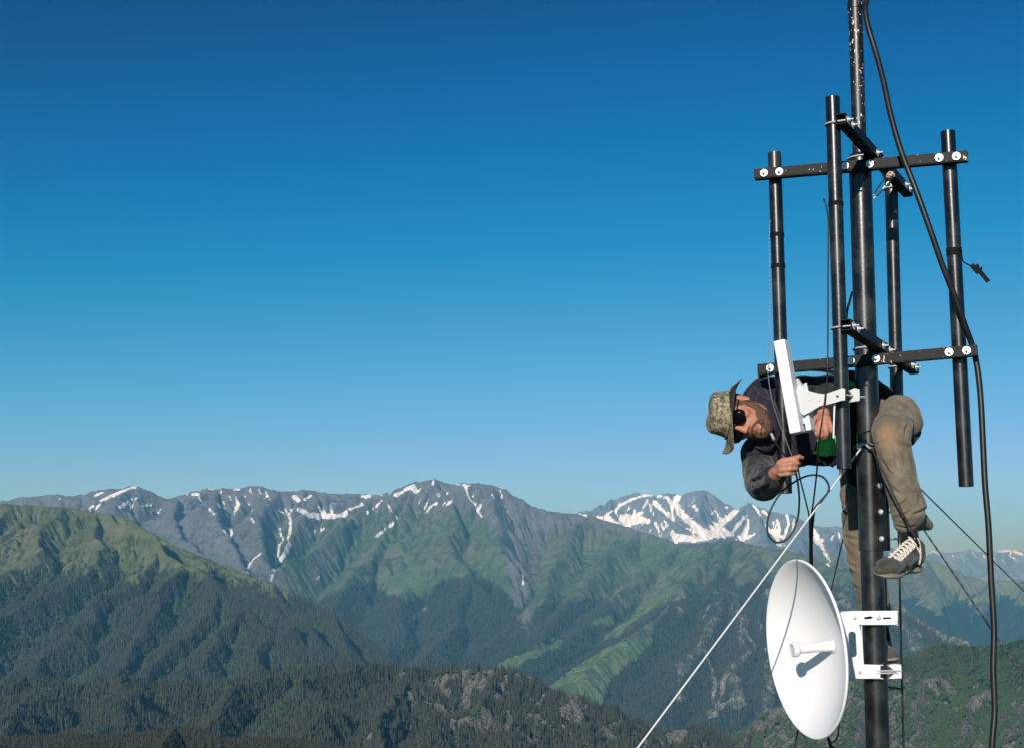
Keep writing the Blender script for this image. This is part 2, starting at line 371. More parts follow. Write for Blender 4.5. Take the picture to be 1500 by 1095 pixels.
def paint_b(u, v, q):
    U, V, jx, jy, conc = q['U'], q['V'], q['jx'], q['jy'], q['conc']
    s = strokes_mask(U + jx*2.2, V + jy*2.0, SNOW_B, 0.25)
    s = s + q['jf']*0.5*(s > -2)
    s = np.maximum(s, np.where((V < 752) & (U < 760), s01(q['jf']*0.8 + conc*0.22 + jx*0.5, 0.62, 0.95) * 0.75, 0))
    f = np.zeros(U.shape)
    for pl in FOR_B: f = np.maximum(f, poly_mask(u, v, pl) * 1.0)
    m = np.zeros(U.shape)
    for pl in MEAD: m = np.maximum(m, poly_mask(u, v, pl) * 1.0)
    f = f * (1 - m)
    line = np.interp(U, [0, 240, 300, 430, 560, 690, 760, 860, 1000, 1100, 1500], [755, 780, 815, 765, 745, 745, 800, 765, 785, 780, 790])
    g = s01(V + jy*22 - conc*2 + q['jf']*8, line - 42, line + 40) * 0.92 * (1 - 0.3*s01(-conc + q['jf'], 0.8, 2.4))
    # bare screes in the deep gully and on the steep left wall
    bare = strokes_mask(U + jx*3, V + jy*3, [(16,(745,780),(760,840),(772,935)), (10,(790,770),(775,850)), (22,(330,800),(400,845)), (16,(250,770),(330,800)), (14,(480,800),(460,850))])
    g = g * (1 - np.clip(bare + 0.3, 0, 1) * 0.75)
    cl = np.clip(strokes_mask(U + jx*8, V + jy*8, CLF_B), 0, 1)
    cl = np.where((U > 990) & (V > 860), np.maximum(cl, s01(-conc + q['jx']*1.3, 1.1, 2.2) * 0.55), cl)
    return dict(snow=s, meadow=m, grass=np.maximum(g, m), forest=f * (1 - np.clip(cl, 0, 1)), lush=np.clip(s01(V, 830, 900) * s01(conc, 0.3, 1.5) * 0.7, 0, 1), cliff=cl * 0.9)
b_line = [(-60,742),(0,735),(30,728),(60,727),(90,724),(112,727),(130,722),(150,717),(165,716),(186,713),(205,712),(225,721),(240,733),(262,726),(290,717),(310,715),(340,716),(360,713),(378,712),(395,716),(410,721),(430,719),(445,717),(465,720),(500,724),(530,722),(545,726),(553,727),(585,713),(600,707),(620,705),(635,702),(648,706),(662,709),(700,708),(715,709),(730,713),(745,720),(760,728),(775,739),(790,745),(812,750),(835,752),(862,756),(900,764),(935,776),(1000,795),(1040,796),(1075,790),(1110,797),(1180,815),(1232,835)]
massif = terrain('massif_mountain', -70, 1500, 6900, 13200, 13,
  [[(x, y, 12300) for x, y in b_line[:43]] + [(862,756,12300),(900,764,12100),(935,776,11900),(1000,795,11500),(1040,796,11200),(1075,790,10700),(1110,797,10500),(1180,815,10200),(1232,835,9900),(1326,881,9200),(1428,941,8300)],
   [(635,702,12300),(668,745,11700),(690,800,10900),(692,850,10200),(660,905,9400),(610,965,8500)], [(692,850,10200),(730,900,9400),(775,955,8600)], [(730,713,12300),(745,760,11600),(765,830,10700),(778,900,9600)][:3],
   [(553,727,12300),(575,770,11600),(560,820,10900),(500,880,9800),(440,930,9000)], [(553,727,12300),(520,760,11700),(470,800,11000),(400,850,10000)],
   [(378,712,12300),(365,760,11500),(390,820,10600)], [(290,717,12300),(300,760,11500),(340,810,10700),(390,845,10000)], [(225,721,12300),(235,770,11500),(290,820,10600)], [(186,713,12300),(150,745,11700)], [(445,717,12300),(430,760,11700),(410,800,11200)],
   [(600,860,10200),(580,900,9500),(540,960,8600)],
   [(862,756,12300),(830,820,11200),(800,880,10200)], [(935,776,11900),(880,840,10800),(820,900,9800),(790,935,9200)], [(1000,795,11500),(950,850,10400),(870,910,9300),(790,950,8700),(715,975,8300)],
   [(1060,790,10900),(1040,840,9900),(985,880,9200),(925,925,8500),(850,985,7700),(790,1020,7300)],
   [(1075,790,10700),(1066,850,9700),(1030,900,8900),(985,960,8000),(960,1040,7200)], [(1066,850,9700),(1078,920,8600),(1060,1010,7500)], [(1110,797,10500),(1125,870,9300),(1120,960,8100),(1100,1060,7200)], [(1180,815,10200),(1190,900,8900),(1180,1000,7700)],
   [(1232,835,9900),(1270,920,8500),(1280,1000,7600)], [(1326,881,9200),(1350,950,8000)]],
  0.70, 250, 0.42, 42, 31, -900, paint_b, mid, 9, b_line[:45], 1.0, 14)

# ---- green mountain on the left
left = mountain_mat('left_slopes', 5, bump=0.35, grass=(0.092, 0.128, 0.052), dry=(0.140, 0.148, 0.082), rock=(0.17, 0.16, 0.14), forest=(0.026, 0.042, 0.022))
def paint_a(u, v, q):
    U, V, jx, jy, conc = q['U'], q['V'], q['jx'], q['jy'], q['conc']
    line = np.interp(U, [-60, 0, 60, 110, 160, 200, 240, 300, 330, 420, 620], [858, 862, 846, 848, 842, 855, 850, 842, 848, 872, 900])
    f = s01(V + jy*16 + jx*6 + np.clip(conc, -2, 2)*5 + s01(-q['gx'], 0.25, 0.8)*16, line - 5, line + 9)
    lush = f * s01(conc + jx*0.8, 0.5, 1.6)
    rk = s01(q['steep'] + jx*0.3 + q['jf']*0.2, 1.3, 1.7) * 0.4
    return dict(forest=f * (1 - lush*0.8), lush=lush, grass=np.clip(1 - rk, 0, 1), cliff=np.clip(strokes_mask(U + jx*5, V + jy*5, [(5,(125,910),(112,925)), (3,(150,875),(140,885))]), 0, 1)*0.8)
a_line = [(-80,736),(-20,737),(0,737),(30,739),(61,741),(85,742),(110,744),(130,749),(152,751),(170,753),(182,755),(195,762),(205,769),(227,782),(245,792),(265,803),(303,817),(330,830),(379,847),(417,862),(440,874),(462,888),(487,900),(510,918),(529,930),(548,943),(570,955),(605,975),(650,1010),(690,1050)]
left_t = terrain('left_mountain', -90, 720, 4100, 7000, 5.2,
  [[(x, y, 6500) for x, y in a_line[:14]] + [(x, y, 6500 - (x-245)*0.6) for x, y in a_line[14:]],
   [(182,756,6480),(195,790,6200),(215,812,6050),(262,834,5900),(310,866,5650),(356,892,5420),(400,918,5200),(444,945,5000),(500,985,4700)],
   [(110,744,6500),(80,785,6150),(30,830,5800),(-30,880,5400)], [(160,752,6500),(140,800,6100),(90,850,5700),(40,905,5300),(-10,950,4900)], [(200,800,6150),(180,850,5750),(110,920,5250),(60,985,4750),(30,1040,4400)],
   [(240,825,5950),(215,880,5500),(200,940,5050),(190,1010,4600)], [(310,866,5650),(275,930,5150),(240,1000,4600)], [(356,892,5420),(330,950,4950),(300,1010,4500)], [(40,741,6500),(0,790,6100),(-60,840,5700)], [(420,930,5100),(395,990,4650)],
   [(262,805,6450),(290,850,6120),(330,885,5900)], [(340,835,6400),(385,885,6050),(430,925,5800)], [(420,864,6350),(450,905,6050),(490,945,5800)], [(500,910,6300),(530,960,5950)]],
  0.70, 150, 0.28, 30, 41, -700, paint_a, left, 9, a_line[:27], 1.5, 1.5)

# ---- wooded ridge with pale crags in front
ASYM = 0.15
near = mountain_mat('wooded_ridge_ground', 3, grass=(0.07, 0.10, 0.035), rock=(0.22, 0.205, 0.185), forest=(0.026, 0.038, 0.020))
CRAG = [(11,(712,985),(705,1010)), (9,(690,1005),(678,1035)), (8,(740,1000),(728,1020)), (9,(745,1055),(738,1070)), (6,(770,1080),(780,1090)), (7,(835,1020),(850,1045)), (5,(895,1060),(892,1090)), (4,(905,1050),(912,1045)),
        (5,(600,1010),(598,1050)), (4,(640,1040),(655,1055)), (5,(545,1075),(530,1090)), (6,(605,1085),(615,1092)), (4,(1000,1070),(985,1085)), (5,(660,1080),(672,1090)), (2,(455,1035),(460,1030)), (2.5,(345,1040),(352,1034)), (4,(575,1030),(560,1045)), (4,(800,1015),(790,1030)), (5,(1020,1062),(1035,1075))]
def paint_e(u, v, q):
    U, V, jx, jy, conc = q['U'], q['V'], q['jx'], q['jy'], q['conc']
    cl = np.clip(strokes_mask(U + jx*9, V + jy*7, [(w_[0]*1.1,) + tuple(w_[1:]) for w_ in CRAG]) * 1.6 + q['jf']*0.6, 0, 1)
    cl = np.maximum(cl, np.where(U > 560, s01(q['steep'] - conc*0.15 + jx*0.25 + q['jf']*0.3, 1.25, 1.6) * 0.75, 0))
    me = np.clip(strokes_mask(U + jx*3, V + jy*3, [(7,(432,1012),(415,1035),(395,1055),(370,1082)), (6,(700,1040),(690,1050)), (5,(715,1020),(722,1030)), (4,(735,1025),(745,1010))]) * 1.6, 0, 1)
    f = np.clip(1 - cl*1.2 - me, 0, 1)
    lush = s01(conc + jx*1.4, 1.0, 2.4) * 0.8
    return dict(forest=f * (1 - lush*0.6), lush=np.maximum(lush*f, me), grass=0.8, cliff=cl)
e_line = [(-60,1004),(0,998),(30,992),(57,987),(80,996),(133,1002),(160,994),(190,991),(225,996),(265,998),(300,997),(341,994),(379,987),(420,980),(455,975),(490,975),(520,973),(552,971),(580,975),(608,977),(640,976),(665,979),(680,975),(699,972),(715,974),(730,978),(755,980),(779,984),(794,998),(809,1014),(830,1012),(847,1012),(860,1020),(872,1032),(900,1036),(912,1040),(925,1050),(940,1058),(967,1068),(990,1064),(1020,1059),(1046,1066),(1073,1083),(1110,1100),(1160,1130)]
e_line = [(x, y + 5) for x, y in e_line]
ridge_t = terrain('wooded_ridge', -80, 1180, 2300, 3600, 2.6,
  [[(x, y, 3250) for x, y in e_line],
   [(57,992,3250),(40,1050,2900),(20,1110,2600)], [(190,996,3250),(170,1050,2900),(140,1110,2600)], [(379,992,3250),(330,1050,2900),(290,1110,2600)], [(490,980,3250),(470,1040,2850),(440,1110,2500)], [(608,982,3250),(580,1040,2850),(545,1110,2500)],
   [(705,977,3250),(690,1020,3050),(660,1070,2750),(640,1110,2500)], [(779,989,3250),(770,1050,2850),(760,1110,2550)], [(852,1017,3250),(860,1060,2900),(850,1110,2600)], [(920,1050,3250),(905,1110,2700)], [(1020,1064,3250),(1010,1110,2850)]],
  0.66, 75, 0.34, 22, 53, -560, paint_e, near, 6, e_line, 1.9, 2.0)

# ---- rocky slope low on the right
ASYM = 0.3
craggy = mountain_mat('craggy_slope_ground', 4, grass=(0.085, 0.125, 0.05), dry=(0.12, 0.14, 0.07), rock=(0.24, 0.235, 0.225), forest=(0.022, 0.038, 0.018))
def paint_f(u, v, q):
    U, V, jx, jy, conc = q['U'], q['V'], q['jx'], q['jy'], q['conc']
    line = np.interp(U, [1050, 1300, 1420, 1500, 1600], [1030, 985, 1000, 1012, 1020])
    low = s01(V + jy*14 + jx*8, line - 12, line + 14)
    cl = low * s01(-conc*0.25 + jx*1.1 + q['jf']*2.0 + q['steep']*0.3, 0.1, 0.9) * 0.9
    green = (1 - low)
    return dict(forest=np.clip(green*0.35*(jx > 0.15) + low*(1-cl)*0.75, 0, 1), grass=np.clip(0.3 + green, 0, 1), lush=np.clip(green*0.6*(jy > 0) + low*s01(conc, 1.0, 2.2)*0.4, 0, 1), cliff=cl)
f_line = [(1040,1110),(1065,1083),(1085,1068),(1103,1058),(1118,1047),(1133,1036),(1160,1025),(1190,1010),(1230,1000),(1260,990),(1285,982),(1300,977),(1322,965),(1341,957),(1358,948),(1375,942),(1390,942),(1409,945),(1435,946),(1462,945),(1485,940),(1500,936),(1540,925),(1620,905)]
slope_t = terrain('craggy_slope', 1010, 1640, 2900, 4300, 3.2,
  [[(x, y, 4000) for x, y in f_line], [(1103,1058,4000),(1090,1110,3500)], [(1190,1010,4000),(1170,1070,3500),(1160,1120,3200)], [(1285,982,4000),(1260,1040,3550),(1240,1110,3100)], [(1375,942,4000),(1350,1000,3600),(1345,1060,3200),(1340,1110,3000)],
   [(1435,946,4000),(1430,1010,3550),(1425,1090,3100)], [(1500,936,4000),(1510,1010,3500),(1500,1090,3050)], [(1560,920,4000),(1580,1010,3450)]],
  0.78, 95, 0.42, 18, 67, -760, paint_f, craggy, 6, f_line)

# ---- near wooded shoulder that just reaches into the lower left corner
def paint_g(u, v, q):
    return dict(forest=1.0, grass=0.6)
g_line = [(-60,1092),(0,1088),(60,1086),(90,1083),(150,1086),(200,1082),(240,1075),(265,1073),(300,1077),(330,1090),(400,1089),(440,1092),(470,1097),(520,1110),(620,1150)]
shoulder_t = terrain('near_shoulder', -80, 660, 1050, 1800, 2.2,
  [[(x, y, 1500) for x, y in g_line], [(265,1073,1500),(240,1130,1350)]], 0.6, 60, 0.3, 6, 71, -420, paint_g, near, 3, g_line)

# ---- valley floor and the summit that carries the mast
def sheet(name, size, z, mat):
    n = 64
    x = np.linspace(-size, size, n); X, Y = np.meshgrid(x, x + size*0.8)
    o = make_grid_mesh(name, X, Y, np.full(X.shape, z) + fbm(X/3000, Y/3000, 5, 4)*60, dict(snow=X*0, grass=X*0+0.9, forest=X*0+0.5, lush=X*0+0.3, cliff=X*0, meadow=X*0), mat)
    return tag(o, kind='structure')
sheet('ground', 34000, -1250, mid)
gx_ = np.linspace(-1, 1, 161); gx_ = np.sign(gx_) * np.abs(gx_)**2.2
SX, SY = np.meshgrid(gx_ * 900, gx_ * 900 + 4)
SR = np.hypot(SX, SY - 3)
SZ = -1.75 - np.where(SR > 5, (SR - 5)*0.30, 0) - np.where(SR > 30, (SR-30)*0.22, 0) + fbm(SX/3, SY/3, 9, 5)*0.09 + fbm(SX/40, SY/40, 9, 5) * 4 * s01(SR, 10, 80)
summit_m = mountain_mat('summit_turf', 0.05, grass=(0.07, 0.09, 0.03), bump=0.5)
tag(make_grid_mesh('summit_ground', SX, SY, SZ, dict(snow=SX*0, grass=SX*0+0.6, forest=SX*0, lush=SX*0+0.2, cliff=SX*0, meadow=SX*0), summit_m), kind='structure')

# ------------------------------------------------------------------ forests: one stuff object per wood, trees instanced on points
def foliage_mat(name, c0, c1):
    m, nt, N, L, bs = nmat(name)
    oi = N.new('ShaderNodeObjectInfo'); geo = N.new('ShaderNodeNewGeometry')
    n = noise_n(nt, geo.outputs['Position'], 1/90, 4, 0.6)
    f = math_n(nt, 'ADD', math_n(nt, 'MULTIPLY', oi.outputs['Random'], 0.6), math_n(nt, 'MULTIPLY', n, 0.5), True)
    c = mix(nt, f, c0, c1); L.new(c, bs.inputs['Base Color']); bs.inputs['Roughness'].default_value = 0.9
    bs.inputs['Specular IOR Level'].default_value = 0.15
    return m
conifer = foliage_mat('conifer_needles', (0.014, 0.022, 0.015), (0.075, 0.080, 0.056))
broadleaf = foliage_mat('broadleaf', (0.028, 0.055, 0.024), (0.065, 0.105, 0.040))

def forest_object(name, pts, hgt, mat, round_crown, seed):
    me = bpy.data.meshes.new(name); me.vertices.add(len(pts)); me.vertices.foreach_set('co', pts.astype(np.float32).ravel())
    a = me.attributes.new('tree_height', 'FLOAT', 'POINT'); a.data.foreach_set('value', hgt.astype(np.float32))
    o = bpy.data.objects.new(name, me); SC.collection.objects.link(o)
    ng = bpy.data.node_groups.new(name, 'GeometryNodeTree')
    ng.interface.new_socket('Geometry', in_out='INPUT', socket_type='NodeSocketGeometry')
    ng.interface.new_socket('Geometry', in_out='OUTPUT', socket_type='NodeSocketGeometry')
    N, L = ng.nodes, ng.links
    gi = N.new('NodeGroupInput'); go = N.new('NodeGroupOutput'); jn = N.new('GeometryNodeJoinGeometry')
    def part(node_out, loc, scl=(1, 1, 1)):
        t = N.new('GeometryNodeTransform'); t.inputs['Translation'].default_value = loc; t.inputs['Scale'].default_value = scl
        L.new(node_out, t.inputs['Geometry']); L.new(t.outputs[0], jn.inputs[0])
    if not round_crown:
        for z, r, h in ((0.06, 0.17, 0.5), (0.30, 0.125, 0.42), (0.56, 0.08, 0.44)):
            c = N.new('GeometryNodeMeshCone'); c.fill_type = 'NONE'; c.inputs['Vertices'].default_value = 6
            c.inputs['Radius Top'].default_value = 0.0; c.inputs['Radius Bottom'].default_value = r; c.inputs['Depth'].default_value = h
            part(c.outputs[0], (0, 0, z))
    else:
        for x, y, z, r in ((0, 0, 0.45, 0.33), (0.16, 0.08, 0.33, 0.24), (-0.15, 0.1, 0.62, 0.22)):
            c = N.new('GeometryNodeMeshIcoSphere'); c.inputs['Subdivisions'].default_value = 1; c.inputs['Radius'].default_value = r
            part(c.outputs[0], (x, y, z), (1, 1, 1.1))
    sm = N.new('GeometryNodeSetMaterial'); sm.inputs['Material'].default_value = mat
    L.new(jn.outputs[0], sm.inputs[0])
    ip = N.new('GeometryNodeInstanceOnPoints'); L.new(gi.outputs[0], ip.inputs['Points']); L.new(sm.outputs[0], ip.inputs['Instance'])
    na = N.new('GeometryNodeInputNamedAttribute'); na.data_type = 'FLOAT'; na.inputs['Name'].default_value = 'tree_height'
    rv = N.new('FunctionNodeRandomValue'); rv.data_type = 'FLOAT_VECTOR'
    rv.inputs[0].default_value = (-0.06, -0.06, 0); rv.inputs[1].default_value = (0.06, 0.06, 6.28)
    L.new(na.outputs[0], ip.inputs['Scale']); L.new(rv.outputs[0], ip.inputs['Rotation'])
    L.new(ip.outputs[0], go.inputs[0])
    md = o.modifiers.new('trees', 'NODES'); md.node_group = ng
    return o

def plant(name, T, n, hmin, hmax, weight, mat, round_crown, seed, cat, label, vmin=None):
    rng = np.random.default_rng(seed)
    W = np.clip(weight, 0, 1)
    X, Y, H = T['X'], T['Y'], T['H']
    ok = (T['U'] > -40) & (T['U'] < 1540) & (T['V'] < 1125)
    W = W * ok
    # drop slopes that face away from the camera, except close to a crest
    gy, gx = np.gradient(H, X[0, 1] - X[0, 0])
    d = np.sqrt(X*X + Y*Y + H*H)
    facing = (gx * X + gy * Y - H) / d
    W = W * (facing > -0.12)
    p = W.ravel() / W.sum()
    cdf = np.cumsum(p); i = np.searchsorted(cdf, rng.random(n)); i = np.minimum(i, len(cdf)-1)
    iy, ix = np.unravel_index(i, X.shape)
    iy = np.minimum(iy, X.shape[0]-2); ix = np.minimum(ix, X.shape[1]-2)
    fx, fy = rng.random(n), rng.random(n); cell = X[0, 1] - X[0, 0]
    z = H[iy, ix]*(1-fx)*(1-fy) + H[iy, ix+1]*fx*(1-fy) + H[iy+1, ix]*(1-fx)*fy + H[iy+1, ix+1]*fx*fy
    pts = np.stack([X[iy, ix] + fx*cell, Y[iy, ix] + fy*cell, z], 1)
    h = hmin + (hmax - hmin) * rng.random(n)**1.4
    o = forest_object(name, pts, h, mat, round_crown, seed)
    return tag(o, label, cat, None, 'stuff')

cw = lambda T: T['forest'] * (1 - s01(T['conc'], 0.8, 2.0)*0.75)
plant('spruce_forest', left_t, 110000, 12, 24, cw(left_t), conifer, False, 1, 'forest', 'grey green conifer wood covering the lower slopes of the left mountain')
plant('broadleaf_wood', left_t, 30000, 8, 14, left_t['lush'] + 0.25*left_t['forest']*s01(left_t['conc'], -0.5, 1.0), broadleaf, True, 2, 'wood', 'brighter green broadleaved wood filling the gullies of the left mountain')
plant('spruce_forest', ridge_t, 52000, 9, 21, cw(ridge_t)*np.clip(1 - ridge_t['cliff']*1.3, 0, 1), conifer, False, 3, 'forest', 'dark conifer wood on the craggy ridge across the bottom of the view')
plant('broadleaf_wood', ridge_t, 14000, 5, 9, ridge_t['lush'] * 0.6 + 0.15*ridge_t['forest'], broadleaf, True, 4, 'wood', 'small green broadleaved trees between conifers on the craggy ridge')
plant('spruce_forest', shoulder_t, 30000, 6, 10, shoulder_t['forest'], conifer, False, 5, 'forest', 'near dark conifer wood in the lower left corner')
plant('spruce_forest', massif, 110000, 14, 28, massif['forest'], conifer, False, 6, 'forest', 'hazy blue green conifer wood on the lower flanks of the central massif')
plant('broadleaf_wood', slope_t, 36000, 4, 10, np.clip(slope_t['forest']*0.8 + 0.3*slope_t['lush'] - slope_t['cliff'], 0, 1), broadleaf, True, 7, 'wood', 'scrubby green trees between pale crags on the low right slope')

# ------------------------------------------------------------------ haze: the air between here and the far ranges
def haze_box(x0, x1, y0, y1, z0, z1, density):
    bm = bmesh.new()
    vs = [bm.verts.new((x, y, z)) for x in (x0, x1) for y in (y0, y1) for z in (z0, z1)]
    for f in ((0,1,3,2), (4,6,7,5), (0,4,5,1), (2,3,7,6), (0,2,6,4), (1,5,7,3)): bm.faces.new([vs[i] for i in f])
    bm.normal_update()
    me = bpy.data.meshes.new('haze'); bm.to_mesh(me); bm.free()
    o = bpy.data.objects.new('haze', me); SC.collection.objects.link(o)
    m = bpy.data.materials.new('haze'); m.use_nodes = True; N, L = m.node_tree.nodes, m.node_tree.links
    for n in list(N): N.remove(n)
    ou = N.new('ShaderNodeOutputMaterial'); pv = N.new('ShaderNodeVolumePrincipled')
    pv.inputs['Density'].default_value = density; pv.inputs['Color'].default_value = (0.17, 0.60, 1.0, 1); pv.inputs['Absorption Color'].default_value = (0.85, 0.93, 1, 1); pv.inputs['Anisotropy'].default_value = 0.0
    L.new(pv.outputs[0], ou.inputs['Volume']); me.materials.append(m)
    return tag(o, 'thin blue haze filling the air of the valleys', 'haze', None, 'stuff')
haze_box(-62000, 62000, -14000, 64000, -1400, 1100, 4.4e-5)

# ================================================================== mast, antennas, cables
class MB:
    "collects shapes and links them as ONE mesh object"
    def __init__(s): s.bm = bmesh.new(); s.uv = None
    def tube(s, pts, r, seg=20, cap=True, hollow=0.0):
        bm = s.bm; pts = [Vector(p) for p in pts]; n = len(pts)
        rs = r if isinstance(r, (list, tuple)) else [r] * n
        tang = [(pts[min(i+1, n-1)] - pts[max(i-1, 0)]).normalized() for i in range(n)]
        up = Vector((0, 0, 1)) if abs(tang[0].z) < 0.9 else Vector((0, 1, 0))
        u = tang[0].cross(up).normalized(); rings = []
        for i in range(n):
            u = (u - tang[i] * u.dot(tang[i])).normalized(); v = tang[i].cross(u)
            rings.append([bm.verts.new(pts[i] + (u*math.cos(2*math.pi*k/seg) + v*math.sin(2*math.pi*k/seg)) * rs[i]) for k in range(seg)])
        for a, b in zip(rings[:-1], rings[1:]):
            for k in range(seg):
                f = bm.faces.new((a[k], a[(k+1) % seg], b[(k+1) % seg], b[k])); f.smooth = True
        if cap:
            for ring, fl, t in ((rings[0], True, -tang[0]), (rings[-1], False, tang[-1])):
                c = [bm.verts.new(v.co) for v in ring]
                if hollow:
                    ctr = sum((v.co for v in c), Vector()) / seg
                    q = [bm.verts.new(ctr + (v.co - ctr)*hollow) for v in c]
                    q2 = [bm.verts.new(v.co - t*0.05) for v in q]
                    for k in range(seg):
                        k2 = (k+1) % seg
                        for f in ((c[k], c[k2], q[k2], q[k]), (q[k], q[k2], q2[k2], q2[k])):
                            bm.faces.new(f if not fl else f[::-1])
                    bm.faces.new(q2 if not fl else q2[::-1])
                else:
                    bm.faces.new(c[::-1] if fl else c)
        return s
    def box(s, c, ax, ay, az, bevel=0.0):
        "box about centre c with half-extent vectors ax, ay, az"
        c = Vector(c); b2 = bmesh.new()
        vs = [b2.verts.new(c + ax*i + ay*j + az*k) for i in (-1, 1) for j in (-1, 1) for k in (-1, 1)]
        for f in ((0,1,3,2), (4,6,7,5), (0,4,5,1), (2,3,7,6), (0,2,6,4), (1,5,7,3)): b2.faces.new([vs[i] for i in f])
        bmesh.ops.recalc_face_normals(b2, faces=b2.faces)
        if bevel: bmesh.ops.bevel(b2, geom=list(b2.edges), offset=bevel, segments=2, affect='EDGES', profile=0.6)
        s.merge(b2); return s
    def merge(s, b2):
        me = bpy.data.meshes.new('tmp'); b2.to_mesh(me); b2.free(); s.bm.from_mesh(me); bpy.data.meshes.remove(me)
    def disc(s, c, n, r, h, seg=20):
        n = Vector(n).normalized(); c = Vector(c)
        return s.tube([c, c + n*h], r, seg)
    def lathe(s, c, n, prof, seg=48):
        "profile of (radius, along) turned about n at c"
        n = Vector(n).normalized(); u = n.orthogonal().normalized(); v = n.cross(u); c = Vector(c); bm = s.bm; prev = None
        for r, a in prof:
            ring = [bm.verts.new(c + n*a + (u*math.cos(2*math.pi*k/seg) + v*math.sin(2*math.pi*k/seg))*max(r, 1e-5)) for k in range(seg)]
            if prev:
                for k in range(seg):
                    f = bm.faces.new((prev[k], prev[(k+1) % seg], ring[(k+1) % seg], ring[k])); f.smooth = True
            prev = ring
        return s
    def build(s, name, mat, parent=None):
        me = bpy.data.meshes.new(name); bmesh.ops.remove_doubles(s.bm, verts=s.bm.verts, dist=1e-7) if False else None
        s.bm.to_mesh(me); s.bm.free(); me.materials.append(mat)
        o = bpy.data.objects.new(name, me); SC.collection.objects.link(o)
        if parent is not None: attach(o, parent)
        return o

def attach(o, parent):
    o.parent = parent
    p, m = parent, Matrix()
    while p is not None:
        m = p.matrix_basis @ m if p.parent is None else p.matrix_basis @ p.matrix_parent_inverse @ m
        break
    o.matrix_parent_inverse = world_of(parent).inverted()

def world_of(o):
    m = o.matrix_basis.copy()
    if o.parent is not None: m = world_of(o.parent) @ o.matrix_parent_inverse @ m
    return m

def empty(name, loc):
    o = bpy.data.objects.new(name, None); SC.collection.objects.link(o); o.location = loc; o.empty_display_size = 0.1
    return o

def smooth_path(pts, n=8):
    "Catmull-Rom through the points"
    P_ = [Vector(p) for p in pts]; P_ = [P_[0]*2 - P_[1]] + P_ + [P_[-1]*2 - P_[-2]]; out_ = []
    for i in range(1, len(P_) - 2):
        for k in range(n):
            t = k / n; a, b, c, d = P_[i-1], P_[i], P_[i+1], P_[i+2]
            out_.append(0.5 * ((2*b) + (c - a)*t + (2*a - 5*b + 4*c - d)*t*t + (3*b - a - 3*c + d)*t*t*t))
    out_.append(P_[-2]); return out_

def plate(name, outer, holes, depth, thick, mat, parent=None, bevel=0.0008):
    "flat plate facing the viewer: outline and holes given at photograph pixels, set at its own depth"
    cu = bpy.data.curves.new(name, 'CURVE'); cu.dimensions = '2D'; cu.fill_mode = 'BOTH'; cu.extrude = thick/2; cu.bevel_depth = bevel
    for lp in [outer] + holes:
        sp = cu.splines.new('POLY'); sp.points.add(len(lp) - 1); sp.use_cyclic_u = True
        for q, (x, y) in zip(sp.points, lp):
            w_ = P(x, y, depth); q.co = (w_.x, w_.z, 0, 1)
    t = bpy.data.objects.new('t', cu); SC.collection.objects.link(t)
    dg = bpy.context.evaluated_depsgraph_get(); me = bpy.data.meshes.new_from_object(t.evaluated_get(dg))
    bpy.data.objects.remove(t)
    me.transform(Matrix(((1, 0, 0, 0), (0, 0, -1, depth), (0, 1, 0, 0), (0, 0, 0, 1))))
    me.materials.clear(); me.materials.append(mat); me.name = name
    o = bpy.data.objects.new(name, me); SC.collection.objects.link(o)
    if parent is not None: attach(o, parent)
    return o

# ---- materials
def paint_mat(name, base, rough=0.42, chips=0.0, chip_col=(0.72, 0.70, 0.68), scratch=0.5, metal=0.0, spec=0.5, chip_top=None):
    m, nt, N, L, bs = nmat(name)
    geo = N.new('ShaderNodeNewGeometry'); pos = geo.outputs['Position']
    n1 = noise_n(nt, pos, 9, 6, 0.65); n2 = noise_n(nt, pos, 70, 4, 0.6)
    mp = N.new('ShaderNodeMapping'); mp.inputs['Scale'].default_value = (1, 1, 0.12); L.new(pos, mp.inputs[0])
    n3 = noise_n(nt, mp.outputs[0], 160, 3, 0.6)
    c = mix(nt, math_n(nt, 'MULTIPLY', step_n(nt, n1, 0.42, 0.75), scratch), base, tuple(min(1, x*2.4 + 0.034) for x in base))
    c = mix(nt, math_n(nt, 'MULTIPLY', step_n(nt, n3, 0.62, 0.72), scratch*0.6), c, tuple(min(1, x*3 + 0.03) for x in base))
    if chips > 0:
        mp2 = N.new('ShaderNodeMapping'); mp2.inputs['Scale'].default_value = (1, 1, 0.45); L.new(pos, mp2.inputs[0])
        n4 = noise_n(nt, mp2.outputs[0], 95, 3, 0.6); n5 = noise_n(nt, pos, 6, 2, 0.5)
        f = math_n(nt, 'ADD', n4, math_n(nt, 'MULTIPLY', n5, 0.28))
        c = mix(nt, step_n(nt, f, 0.86 - chips, 0.875 - chips), c, chip_col)
    L.new(c, bs.inputs['Base Color'])
    r = math_n(nt, 'ADD', rough - 0.08, math_n(nt, 'MULTIPLY', n1, 0.2)); L.new(r, bs.inputs['Roughness'])
    bs.inputs['Metallic'].default_value = metal; bs.inputs['Specular IOR Level'].default_value = spec
    bp = N.new('ShaderNodeBump'); bp.inputs['Strength'].default_value = 0.12; bp.inputs['Distance'].default_value = 0.002
    L.new(n2, bp.inputs['Height']); L.new(bp.outputs[0], bs.inputs['Normal'])
    return m
M_black = paint_mat('black_paint', (0.0042, 0.0042, 0.0046), 0.29, scratch=0.8, spec=0.7)
M_chip = paint_mat('chipped_black_paint', (0.0055, 0.0055, 0.0065), 0.4, chips=0.085, scratch=0.45, spec=0.7)
M_arm = paint_mat('black_arm_paint', (0.0055, 0.0055, 0.0065), 0.55, chips=0.045, scratch=0.2, spec=0.25)
M_zinc = paint_mat('zinc_plated_steel', (0.66, 0.68, 0.70), 0.35, metal=0.5, scratch=0.3)
